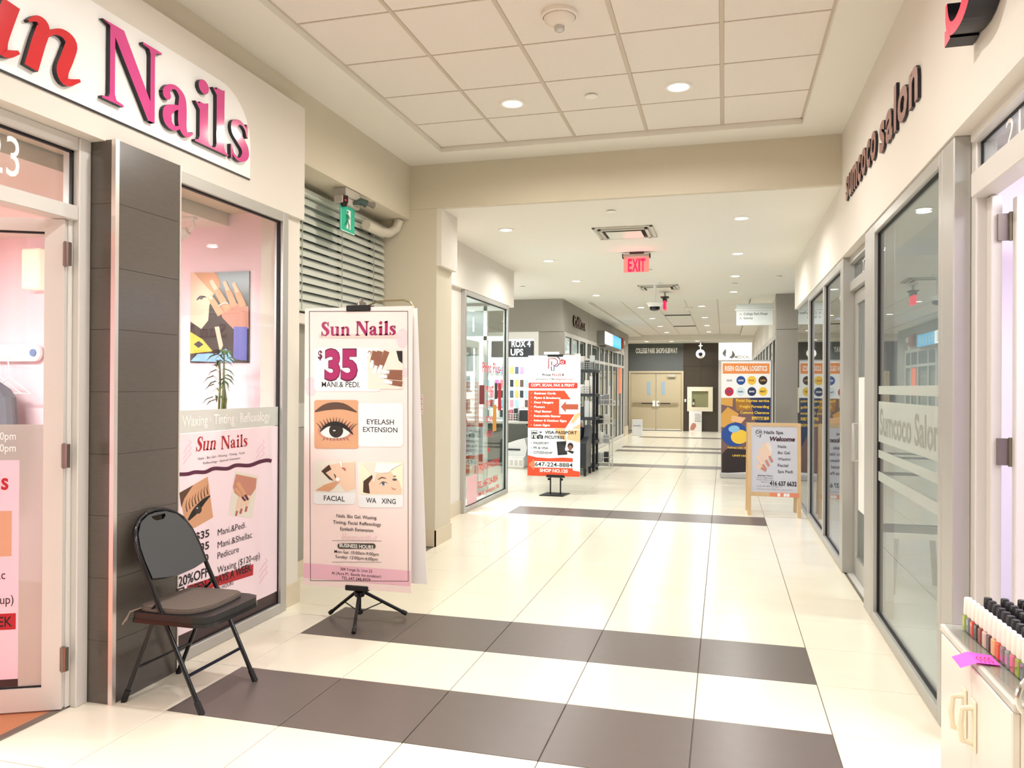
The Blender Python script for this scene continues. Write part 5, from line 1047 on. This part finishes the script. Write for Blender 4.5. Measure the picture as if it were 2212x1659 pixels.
t = thing('shop_counter', 'pale counter top with dark front inside the phone shop window', 'counter', (-4.4, 15.0, 0)); B('top', -5.6, -3.6, 14.78, 15.3, .80, .85, M('counter_top', '#efece2', .4), t, .005); B('front', -5.6, -3.62, 15.1, 15.14, 0, .80, M('counter_front', '#4b4b47', .5), t); B('leg', -3.66, -3.62, 14.8, 14.84, 0, .80, white, t)
def basket(name, label, x0, x1, y0, y1, z, h, mat, rows=3, cols_=6):
    t = thing(name, label, 'basket', ((x0+x1)/2, (y0+y1)/2, z)); B('base', x0+.01, x1-.01, y0+.01, y1-.01, z, z+.008, mat, t)
    q = MB()
    for k in range(rows+1): zz_ = z+h*k/rows; th = .012; q.box(x0, x1, y0, y0+.008, zz_, zz_+th, mat).box(x0, x1, y1-.008, y1, zz_, zz_+th, mat).box(x0, x0+.008, y0, y1, zz_, zz_+th, mat).box(x1-.008, x1, y0, y1, zz_, zz_+th, mat)
    for k in range(cols_+1): xx = x0+(x1-x0-.01)*k/cols_; q.box(xx, xx+.01, y0, y0+.008, z, z+h, mat).box(xx, xx+.01, y1-.008, y1, z, z+h, mat)
    for k in range(4): yy = y0+(y1-y0-.01)*k/3; q.box(x0, x0+.008, yy, yy+.01, z, z+h, mat).box(x1-.008, x1, yy, yy+.01, z, z+h, mat)
    obj('lattice', q, t, kind='stuff'); return t
basket('plastic_basket', 'white lattice basket of goods on the phone shop counter', -4.25, -3.93, 14.85, 15.05, .85, .14, white)
for i, (x, c) in enumerate(((-4.19, 0), (-4.10, 1), (-4.0, 0))): B('packet', x-.035, x+.035, 14.9, 15.0, .86, 1.06+.02*i, cols[c], None, .005, label='%s packet from left in the lattice basket on the phone counter' % ORD[i], cat='packet')
B('black_box', -3.91, -3.68, 14.84, 15.06, .85, 1.07, M('box_black', '#1d1d20', .4), None, .01, label='black box beside the lattice basket on the phone counter', cat='box')
t = thing('storage_crate', 'white crate with a draped white sack below the phone shop counter', 'crate', (-3.8, 14.3, 0)); B('body', -4.02, -3.62, 14.1, 14.45, 0, .22, white, t, .02); B('rim', -4.035, -3.605, 14.085, 14.465, .20, .225, white, t, .004); q = MB()
for k in range(4): q.box(-3.98+.09*k, -3.92+.09*k, 14.094, 14.1, .05, .15, M('crate_slot', '#cfccc6', .6))
obj('slots', q, t); B('label', -3.95, -3.75, 14.09, 14.095, .165, .19, palew, t)
sk_ = [(-.22, 0), (.22, 0), (.25, .16), (.20, .34), (.05, .30), (-.12, .24), (-.23, .14)]; obj('sack', MB().prism(sk_, (-3.82, 14.15, .225), (1, 0, 0), (0, 0, 1), (0, 1, 0), .25, M('sack_white', '#dddedd', .7)), t); B('dark_fold', -3.98, -3.70, 14.13, 14.149, .33, .36, M('fold_dark', '#2c2f36', .7), t)
t = thing('stool', 'dark grey moulded stool beneath the phone shop counter', 'stool', (-3.85, 14.6, 0)); obj('shell', MB().prism([(-.26, 0), (.24, .0), (.26, .28), (.1, .40), (-.24, .42)], (-3.82, 14.52, .40), (1, 0, 0), (0, 0, 1), (0, 1, 0), .05, M('seat_grey', '#55564f', .6)), t); B('pedestal', -3.86, -3.80, 14.54, 14.60, 0, .40, steel, t)
# rows of copper letters and lit sign on the far left fascia
t = thing('shop_sign', 'thin copper coloured letters on the grey corner fascia of the phone shop', 'sign', (-3.0, 16.4, 2.76)); cop = M('copper_letter', '#7d5646', .35, .4)
def run_left(word, ya, yb, z, h, par, mat, x=-3.0, dep=.03):
    geo = [text2d(c, .01) for c in word]; tw = sum(b-a+.1 for _, _, (a, b) in geo)-.1; k_ = (yb-ya)/tw; y = ya
    for vs, fs, (a, b) in geo: obj('letter', MB().flat([((p-a)*k_, r*h) for p, r in vs], fs, (x, y, z), (0, 1, 0), (0, 0, 1), mat, (1, 0, 0), dep, retn), par); y += (b-a+.1)*k_
run_left('CellRox', 15.65, 17.05, 2.78, .34, t, cop)
t = thing('lit_sign', 'glowing white and blue lightbox on the far left fascia', 'sign', (-2.9, 20.4, 2.52)); B('box', -3.0, -2.82, 18.9, 21.9, 2.58, 2.92, M('lightbox_case', '#8d8d88', .4), t); B('face', -2.82, -2.805, 18.9, 20.2, 2.60, 2.90, M('lightbox_white', '#ffffff', .4, emis=2.0, ecol='#f4fbff'), t); B('face', -2.82, -2.805, 20.2, 21.9, 2.60, 2.90, M('lightbox_blue', '#49b8e8', .4, emis=1.6, ecol='#3cb4ea'), t); B('tray', -2.98, -2.83, 19.2, 21.7, 2.53, 2.58, steel, t)
q = MB()
for i in range(5): q.box(-2.8049, -2.803, 19.0+.22*i, 19.08+.22*i, 2.64, 2.86, M('lightbox_mark', '#a9d4ea', .4, emis=1.2)); q.box(-2.8049, -2.803, 20.35+.3*i, 20.43+.3*i, 2.66, 2.84, M('lightbox_mark', '#a9d4ea', .4, emis=1.2))
obj('print_bars', q, t)
t = thing('fire_alarm_box', 'red alarm unit with small white speaker on far left fascia', 'alarm', (-2.95, 23.3, 2.7)); B('red_housing', -3.0, -2.90, 23.05, 23.35, 2.68, 3.0, M('alarm_red', '#a8402f', .4), t, .02); B('back_plate', -3.0, -2.97, 22.95, 23.05, 2.68, 3.02, M('alarm_maroon', '#4d1518', .5), t); B('speaker', -3.0, -2.92, 23.5, 23.8, 2.82, 2.95, white, t, .02); B('white_plate', -3.0, -2.96, 23.5, 23.7, 2.60, 2.74, white, t)

# ------------------------------------------------------------------ shelving, wire rack and armchair by the orange banner
pl = M('shelf_plastic', '#33383d', .5); t = thing('plastic_shelving', 'black plastic shelving unit loaded with goods behind the orange banner', 'shelf unit', (-2.6, 14.2, 0))
for z in (.06, .50, .93, 1.36, 1.80): B('shelf', -2.96, -2.24, 13.95, 14.40, z, z+.055, pl, t, .006)
for x in (-2.94, -2.28):
    for y in (13.97, 14.35): obj('post', MB().tube([(x, y, 0), (x, y, 1.80)], .025, M('shelf_post', '#15161a', .5), 10), t, smooth='auto')
random.seed(21); names = {1.855: 'top', 1.415: 'second', .985: 'third'}; gcol = ['#e8e6e0', '#55565a', '#cfd2d2', '#f1efea', '#3a3a40', '#a9aeb0', '#dedad2', '#8d8f92']
for z, nm in names.items():
    for i in range(7):
        x = -2.93+.095*i; h = random.uniform(.16, .32); gi_ = (0, 3, 6, 4, 2, 0, 3)[(i+int(z*7)) % 7]; m_ = M('stock_%d' % gi_, gcol[gi_], .5)
        q = MB(); a = 0; q.prism([(0, 0), (.085, 0), (.085+a*h, h), (a*h, h)], (x, 14.0, z+.001), (1, 0, 0), (0, 0, 1), (0, 1, 0), .05+.2*random.random(), m_); obj('goods_packet', q, None, label='%s packet from left on the %s shelf of the black shelving' % (ORD[i], nm), cat='packet', group='goods on the black shelving')
basket('plastic_basket', 'clear grey basket at the front of the top black shelf', -2.55, -2.28, 13.96, 13.995, 1.856, .12, M('basket_grey', '#a9adad', .4))
basket('plastic_basket', 'white lattice basket at the front of the second black shelf', -2.80, -2.35, 13.96, 13.995, 1.416, .13, white)
t = thing('wire_rack', 'cream wire rack with baskets of cables beside the black shelving', 'rack', (-2.1, 14.7, 0)); cw = M('rack_cream', '#d8d4c6', .4)
for x in (-2.42, -2.06):
    for y in (14.45, 14.85): obj('post', MB().tube([(x, y, 0), (x, y, 1.56)], .012, cw), t)
for k, z in enumerate((.12, .48, .84, 1.20)):
    q = MB()
    for zz_ in (z, z+.09): q.box(-2.44, -2.04, 14.43, 14.44, zz_, zz_+.012, cw).box(-2.44, -2.04, 14.86, 14.87, zz_, zz_+.012, cw).box(-2.05, -2.04, 14.43, 14.87, zz_, zz_+.012, cw).box(-2.44, -2.43, 14.43, 14.87, zz_, zz_+.012, cw)
    for j in range(9): q.box(-2.43+.047*j, -2.425+.047*j, 14.44, 14.86, z, z+.005, cw)
    obj('wire_tray', q, t, kind='stuff')
    for j in range(3): B('cable_pack', -2.40+.115*j, -2.31+.115*j, 14.47, 14.6, z+.006, z+.16+.02*((j+k) % 3), M('stock_%d' % ((j*2+k) % 8), gcol[(j*2+k) % 8], .5), None, .01, label='%s pack from left in the %s tray from below of the cream wire rack' % (ORD[j], ORD[k]), cat='packet', group='packs in the wire rack')
lea = M('black_leather', '#1f232a', .28, var=.15, scale=12, bump=.15); t = thing('armchair', 'black leather armchair half hidden behind the orange banner', 'armchair', (-2.62, 13.45, 0))
obj('seat_cushion', MB().box(-2.86, -2.40, 13.12, 13.62, .30, .46, lea, .03), t); obj('seat_base', MB().box(-2.90, -2.36, 13.15, 13.72, .16, .30, lea, .01), t)
obj('backrest', MB().tube([(-2.63, 13.62, .40), (-2.63, 13.68, .60), (-2.63, 13.74, .78), (-2.63, 13.76, .84)], [.24, .27, .25, .10], lea, 14), t, smooth='auto')
for x in (-2.98, -2.38): obj('arm', MB().prism([(0, .14), (.50, .14), (.60, .80), (.50, .86), (.36, .66), (.05, .60), (0, .56)], (x, 13.14, 0), (0, 1, 0), (0, 0, 1), (1, 0, 0), .11, lea), t)
for x, y in ((-2.95, 13.18), (-2.30, 13.18), (-2.95, 13.7), (-2.30, 13.7)): obj('leg', MB().tube([(x, y, .15), (x, y, 0)], [.03, .022], M('leg_dark', '#141214', .4), 8), t)

# ------------------------------------------------------------------ far doors, lettering, hose cabinet
dpt = M('door_beige', '#c3b596', .45, var=.03, scale=4); t = thing('double_door', 'beige metal double doors at the far end with push bars', 'door', (-2.32, 27.98, 0))
B('frame_head', -3.30, -1.38, 27.95, 28.1, 2.05, 2.12, dpt, t); B('frame_jamb', -3.30, -3.23, 27.95, 28.1, 0, 2.05, dpt, t); B('frame_jamb', -1.45, -1.38, 27.95, 28.1, 0, 2.05, dpt, t)
for x0, x1, xw, xb in ((-3.225, -2.348, -2.66, -3.18), (-2.332, -1.455, -2.15, -2.28)):
    lf_ = B('door_leaf', x0, x1, 28.0, 28.05, .015, 2.04, dpt, t, .004); B('vision_panel', xw, xw+.13, 27.994, 28.0, 1.27, 1.74, M('vision_glass', '#9db4c4', .1), lf_); B('push_bar', x0+.06, x1-.10, 27.93, 27.96, .94, .99, M('push_bar', '#a79a7e', .3, .4), lf_, .004); B('bar_grip', x0+.38 if x0 < -3 else x0+.15, x1-.10 if x0 < -3 else x0+.50, 27.925, 27.935, .945, .985, M('bar_dark', '#2e2328', .4), lf_); B('lock_case', (x1-.11) if x0 < -3 else x0+.01, (x1-.01) if x0 < -3 else x0+.11, 27.93, 28.0, .86, 1.06, white, lf_, .008); B('kick_plate', x0, x1, 27.99, 28.0, .02, .06, M('kick_plate', '#efece6', .3), lf_); B('shadow_strip', x0, x1, 27.985, 28.0, 0.001, .015, black, lf_)  # black strip under each leaf stands in for the shade in the gap
B('door_closer', -1.94, -1.66, 27.9, 28.0, 1.90, 1.99, M('closer_silver', '#cfcabb', .3, .3), t, .01)
t = thing('wall_lettering', 'white raised capital lettering on the dark wall above the far doors', 'sign', (-2.3, 27.98, 2.72)); y = -3.05
geo = [text2d(c, .025) for c in 'COLLEGE PARK SHOPS•SUBWAY']; tw = sum((b-a if g[0] else .25)+.06 for g in geo for (a, b) in [g[2]]); x = -3.06; k_ = 1.47/tw
for vs, fs, (a, b) in geo:
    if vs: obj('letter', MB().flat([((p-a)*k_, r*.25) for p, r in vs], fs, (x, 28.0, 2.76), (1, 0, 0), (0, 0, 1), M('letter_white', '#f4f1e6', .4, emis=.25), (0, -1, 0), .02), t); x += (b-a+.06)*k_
    else: x += .31*k_
t = thing('hose_cabinet', 'white framed wall cabinet with extinguisher in the dark tiled wall', 'cabinet', (-.81, 27.95, .70)); wf = M('cabinet_white', '#f3ead2', .4)
for a in ((-1.245, -.375, .705, .85), (-1.245, -.375, 1.41, 1.56), (-1.245, -1.09, .85, 1.41), (-.53, -.375, .85, 1.41)): B('frame', a[0], a[1], 27.89, 27.985, a[2], a[3], wf, t, .004)
B('back', -1.09, -.53, 27.975, 27.983, .85, 1.41, M('cabinet_back', '#b7a67f', .6), t); B('door_glass', -1.09, -.53, 27.895, 27.898, .85, 1.41, glz, t); B('latch', -1.18, -1.165, 27.88, 27.89, 1.12, 1.15, ink, t)
t = thing('fire_extinguisher', 'small red fire extinguisher standing inside the white wall cabinet', 'extinguisher', (-1.03, 27.936, .851)); obj('cylinder', MB().lathe((-1.03, 27.936, .851), [(.034, 0), (.034, .16), (.02, .20), (.015, .23)], M('extinguisher_red', '#a3202c', .3), 12), t, smooth='auto'); obj('valve', MB().box(-1.05, -.99, 27.932, 27.94, 1.081, 1.13, M('bar_dark', '#2e2328', .4)), t); obj('label', MB().lathe((-1.03, 27.936, .93), [(.0345, 0), (.0345, .09)], whitep, 12, cap=False), t)
B('wall_switch', -1.345, -1.285, 27.97, 27.985, 1.03, 1.13, white, None, .003, label='small white switch plate beside the white wall cabinet', cat='switch')
t = thing('leaning_sign', 'white spa poster board leaning under the white wall cabinet', 'sign board', (-.96, 27.86, 0)); B('board', -1.18, -.745, 27.85, 27.87, 0, .71, whitep, t); q = MB()
for i in range(6): q.box(-.98, -.80+.02*(i % 3), 27.844, 27.85, .60-.05*i, .612-.05*i, grey_i)
obj('text_lines', q, t); q = MB().prism([(-1.14, .05), (-1.02, .04), (-.93, .18), (-.95, .28), (-1.05, .30), (-1.12, .20)], (0, 27.849, 0), (1, 0, 0), (0, 0, 1), (0, -1, 0), .003, skin4); obj('hand_print', q, t)
t = thing('floor_sign', 'small white board with script leaning by the far left doors', 'sign board', (-2.66, 24.8, 0)); B('board', -2.82, -2.49, 24.8, 24.83, 0, .51, palew, t, .01); q = MB(); vs, fs, (a, b) = text2d('amelie'); q.flat([((x-a)*.23/(b-a)+.25*y*.08, y*.08) for x, y in vs], fs, (-2.78, 24.797, .29), (1, 0, 0), (0, 0, 1), ink); obj('lettering', q, t)
t = thing('clinic_sign', 'grey swirl emblem and pale lettering on the bright white end panel', 'sign', (.4, 27.97, 2.52)); lg_ = M('emblem_grey', '#9b9b9d', .4); q = MB()
v, f = ribbon(smooth_pts([(.02, 2.88, .02), (.0, 2.78, .09), (-.02, 2.72, .10), (.03, 2.62, .02)], 5)); q.flat([(x+.02, z) for x, z in v], f, (0, 27.998, 0), (1, 0, 0), (0, 0, 1), lg_, (0, -1, 0), .015); obj('emblem_half', q, t); q = MB()
v, f = ribbon(smooth_pts([(.17, 2.60, .02), (.25, 2.60, .09), (.31, 2.68, .10), (.27, 2.82, .02)], 5)); q.flat(v, f, (0, 27.998, 0), (1, 0, 0), (0, 0, 1), lg_, (0, -1, 0), .015); obj('emblem_half', q, t)
q = MB(); vs, fs, (a, b) = text2d('MEDICAL', .01); q.flat([((x-a)*.5/(b-a), y*.10/CAP) for x, y in vs], fs, (.36, 27.998, 2.56), (1, 0, 0), (0, 0, 1), M('emblem_pale', '#cfcfc4', .4), (0, -1, 0), .015); obj('lettering', q, t)
t = thing('hanging_sign', 'white direction sign with grey arrows hanging near the grey column', 'sign', (.55, 15.05, 2.70)); hs = M('sign_silver', '#e6eaea', .4)
B('panel', .215, .865, 15.04, 15.06, 2.695, 3.10, M('sign_pale', '#e4ebe9', .4), t, .004); B('crossbar', .19, .92, 15.02, 15.04, 2.965, 3.0, hs, t, .004); B('wall_bracket', .90, .92, 15.0, 15.08, 2.9, 3.06, hs, t)
q = MB()
for tx, x1, z in (('College Park Shops', .77, 2.885), ('Subway', .51, 2.81)):
    vs, fs, (a, b) = text2d(tx); q.flat([((x-a)*(x1-.345)/(b-a), y*.045/CAP) for x, y in vs], fs, (.345, 15.036, z), (1, 0, 0), (0, 0, 1), grey_i)
    v, f = ribbon([(.27, z, .008), (.29, z+.035, .008), (.31, z, .008)]); q.flat(v, f, (0, 15.036, 0), (1, 0, 0), (0, 0, 1), grey_i)
obj('lettering', q, t)
# right far storefront posters
for i, (y, c, z0, z1) in enumerate(((16.2, '#d9622e', .9, 2.0), (18.2, '#e8e6e0', .5, 1.8), (20.4, '#c9542a', 1.0, 2.1))): B('window_poster', .985, .99, y, y+1.0, z0, z1, M('poster_far_%d' % i, c, .5), None, label='%s far poster along the right storefronts past the grey column' % ORD[i], cat='poster')
B('window_poster', -3.001, -2.996, 22.95, 23.4, 1.35, 2.1, M('neon_orange', '#ff6a3c', .4, emis=1.0), None, label='glowing orange sign in the far left storefront', cat='sign')

# ------------------------------------------------------------------ barber pole, hair salon window film, stool
t = thing('barber_pole', 'striped red white and blue barber pole behind the right window', 'barber pole', (1.12, 7.62, 1.6)); obj('globe', MB().lathe((1.12, 7.62, 2.36), [(.03, -.09), (.09, -.06), (.11, 0), (.09, .06), (.001, .10)], M('globe_lit', '#ffffff', .3, emis=2.0), 18), t, smooth='auto'); obj('top_cap', MB().lathe((1.12, 7.62, 2.20), [(.09, 0), (.10, .03), (.06, .07)], chrome, 18), t, smooth='auto')
bm = [M('pole_white', '#f6f6fa', .3, emis=.5), M('pole_red', '#d8284a', .3, emis=.3), M('pole_white', '#f6f6fa', .3), M('pole_blue', '#2456c8', .3, emis=.3)]
for k in range(4):
    q = MB(); n = 24
    for i in range(n):
        z0, z1 = 1.72+.48*i/n, 1.72+.48*(i+1)/n
        for j in range(4):
            a0 = math.radians(90*k+22.5*j+i*15); a1 = a0+math.radians(22.5); b0 = a0+math.radians(15); b1 = a1+math.radians(15); r = .075
            q.add([(1.12+r*math.cos(a0), 7.62+r*math.sin(a0), z0), (1.12+r*math.cos(a1), 7.62+r*math.sin(a1), z0), (1.12+r*math.cos(b1), 7.62+r*math.sin(b1), z1), (1.12+r*math.cos(b0), 7.62+r*math.sin(b0), z1)], [(0, 1, 2, 3)], bm[k])
    obj('stripe', q, t)
obj('bottom_cap', MB().lathe((1.12, 7.62, 1.60), [(.03, 0), (.09, .05), (.10, .12)], chrome, 18), t, smooth='auto'); B('wall_bracket', 1.12, 1.16, 7.03, 7.56, 1.95, 2.0, chrome, t)
t = thing('window_film', 'frosted bands with cut lettering across the big right window', 'window film', (.975, 4.75, .4)); fx0 = .9795
film2 = glass('frosted_film_grey', '#dfe5e0', .04, frost=.8)
for z0, z1 in ((1.495, 1.548), (1.185, 1.448), (1.08, 1.13), (.93, .99)): B('film', fx0, fx0+.001, 3.967, 5.553, z0, z1, film2, t)
q = MB(); vs, fs, (a, b) = text2d('Sumcoco Salon', .02); q.flat([((x-a)*1.45/(b-a), y*.16/CAP) for x, y in vs], fs, (fx0-.001, 5.50, 1.235), (0, -1, 0), (0, 0, 1), M('film_letters', '#979c95', .3)); obj('lettering', q, t)
wd = M('stool_wood', '#4b443d', .45); t = thing('stool', 'dark wooden stool with pale seat inside the hair salon', 'stool', (1.40, 6.5, 0)); obj('seat', MB().prism(rrect(-.2, -.2, .2, .2, .05), (1.40, 6.5, .42), (1, 0, 0), (0, 1, 0), (0, 0, 1), .04, M('stool_seat', '#d6d0c2', .5)), t)
for a, b in ((-1, -1), (1, -1), (-1, 1), (1, 1)): obj('leg', MB().tube([(1.40+.16*a, 6.5+.16*b, .42), (1.40+.19*a, 6.5+.19*b, 0)], .022, wd, 6), t)
t = thing('salon_counter', 'pale reception counter inside the hair salon', 'counter', (2.2, 5.4, 0)); B('body', 2.0, 2.5, 4.6, 6.3, 0, .95, M('counter_white', '#e9e9e6', .4), t, .01); B('top', 1.95, 2.55, 4.55, 6.35, .95, .99, white, t, .005)

# ------------------------------------------------------------------ polish cabinet, lower right
cwht = M('cabinet_gloss', '#efe6dc', .3); t = thing('polish_cabinet', 'white two door cabinet with clear top sheet at the right salon door', 'cabinet', (.88, 2.2, 0)); X0, X1, Y0, Y1, ZT = .612, 1.14, 1.93, 2.51, .845
B('body', X0+.018, X1, Y0, Y1, .06, ZT-.02, cwht, t, .004); B('plinth', X0+.04, X1-.02, Y0+.02, Y1-.02, 0, .06, M('plinth', '#cfc6bb', .5), t); B('top', X0, X1+.01, Y0-.01, Y1+.01, ZT-.02, ZT, M('top_marble', '#cfcac2', .12, var=.12, scale=9), t, .003)
for y0, y1, yh in ((Y0+.004, 2.216, 2.19), (2.224, Y1-.004, 2.27)):
    dr_ = B('door', X0, X0+.018, y0, y1, .07, ZT-.024, cwht, t, .003); B('handle_plate', X0-.006, X0, yh-.018, yh+.018, .62, .75, M('handle_cream', '#f3e8cf', .35), dr_, .003); obj('handle', MB().tube([(X0-.004, yh, .64), (X0-.03, yh, .645), (X0-.034, yh, .685), (X0-.03, yh, .725), (X0-.004, yh, .73)], .008, M('handle_cream', '#f3e8cf', .35), 8), dr_, smooth='auto')
B('top_sheet', X0+.01, X1, Y0, Y1, ZT, ZT+.004, glass('clear_acrylic', '#f2f4f2', .06), t)
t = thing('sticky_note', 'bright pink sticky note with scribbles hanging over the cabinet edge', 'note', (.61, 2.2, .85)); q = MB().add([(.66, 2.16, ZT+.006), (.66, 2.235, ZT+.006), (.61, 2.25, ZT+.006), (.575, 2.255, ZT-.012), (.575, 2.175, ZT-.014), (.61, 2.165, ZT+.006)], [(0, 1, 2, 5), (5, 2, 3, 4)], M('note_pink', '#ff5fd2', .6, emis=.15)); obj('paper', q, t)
q = MB()
for i in range(4): v, f = ribbon(smooth_pts([(.62+.009*i, 2.17, .002), (.622+.009*i, 2.185, .002), (.617+.009*i, 2.20, .002), (.623+.009*i, 2.215, .002)], 3)); q.flat(v, f, (0, 0, ZT+.0065), (1, 0, 0), (0, 1, 0), red)
obj('scribble', q, t)
pcol = [('olive green', '#8da32e'), ('slate grey', '#6b717c'), ('red', '#c4342e'), ('black cherry', '#2c141a'), ('dark red', '#8c1c24'), ('pale pink', '#d9b7b0'), ('plum', '#4a2434'), ('peach', '#e8b27a'), ('orange red', '#d84a28'), ('mauve', '#8a6a78'), ('grey', '#8c8c8c'), ('rose', '#c86a78')]
capw = M('cap_white', '#f3e9e0', .35); capb = M('cap_black', '#15171c', .3)
def bottle(x, y, colname, col, cap, label, group):
    z = ZT+.0045; t = thing('nail_polish', label, 'nail polish', (x, y, z), group)
    obj('bottle', MB().box(x-.0125, x+.0125, y-.0125, y+.0125, z, z+.042, M('polish_'+colname.replace(' ', '_'), col, .12, coat=.5), .003), t)
    obj('cap', MB().lathe((x, y, z+.042), [(.008, 0), (.0115, .003), (.0125, .006), (.0105, .048), (.009, .05)], cap, 14), t, smooth='auto')
for i in range(16):
    nm, c = pcol[i % 12]; bottle(.668+.0012*i, 2.455-.0305*i, nm, c, capw, '%s nail polish with white cap, %s from the far end of the front row' % (nm, ORD[i]), 'white capped polishes')
for r_ in range(4):
    for i in range(14):
        nm, c = pcol[(i*5+r_*3) % 12]; bottle(.722+.042*r_, 2.47-.036*i, nm, c, capb, 'black capped nail polish, %s from the far end, %s row behind the white caps' % (ORD[i], ORD[r_]), 'black capped polishes')
t = thing('wire_ring', 'chrome wire ring standing at the near end of the cabinet', 'ring', (.60, 1.83, .80)); obj('loop', MB().tube([(.64+.05*math.cos(a), 1.86+.03*math.cos(a), .89+.045*math.sin(a)) for a in np.linspace(0, 2*math.pi, 22)], .006, chrome, 8), t, smooth='auto'); obj('stem', MB().tube([(.66, 1.9, .852), (.65, 1.88, .86)], .006, chrome, 8), t)
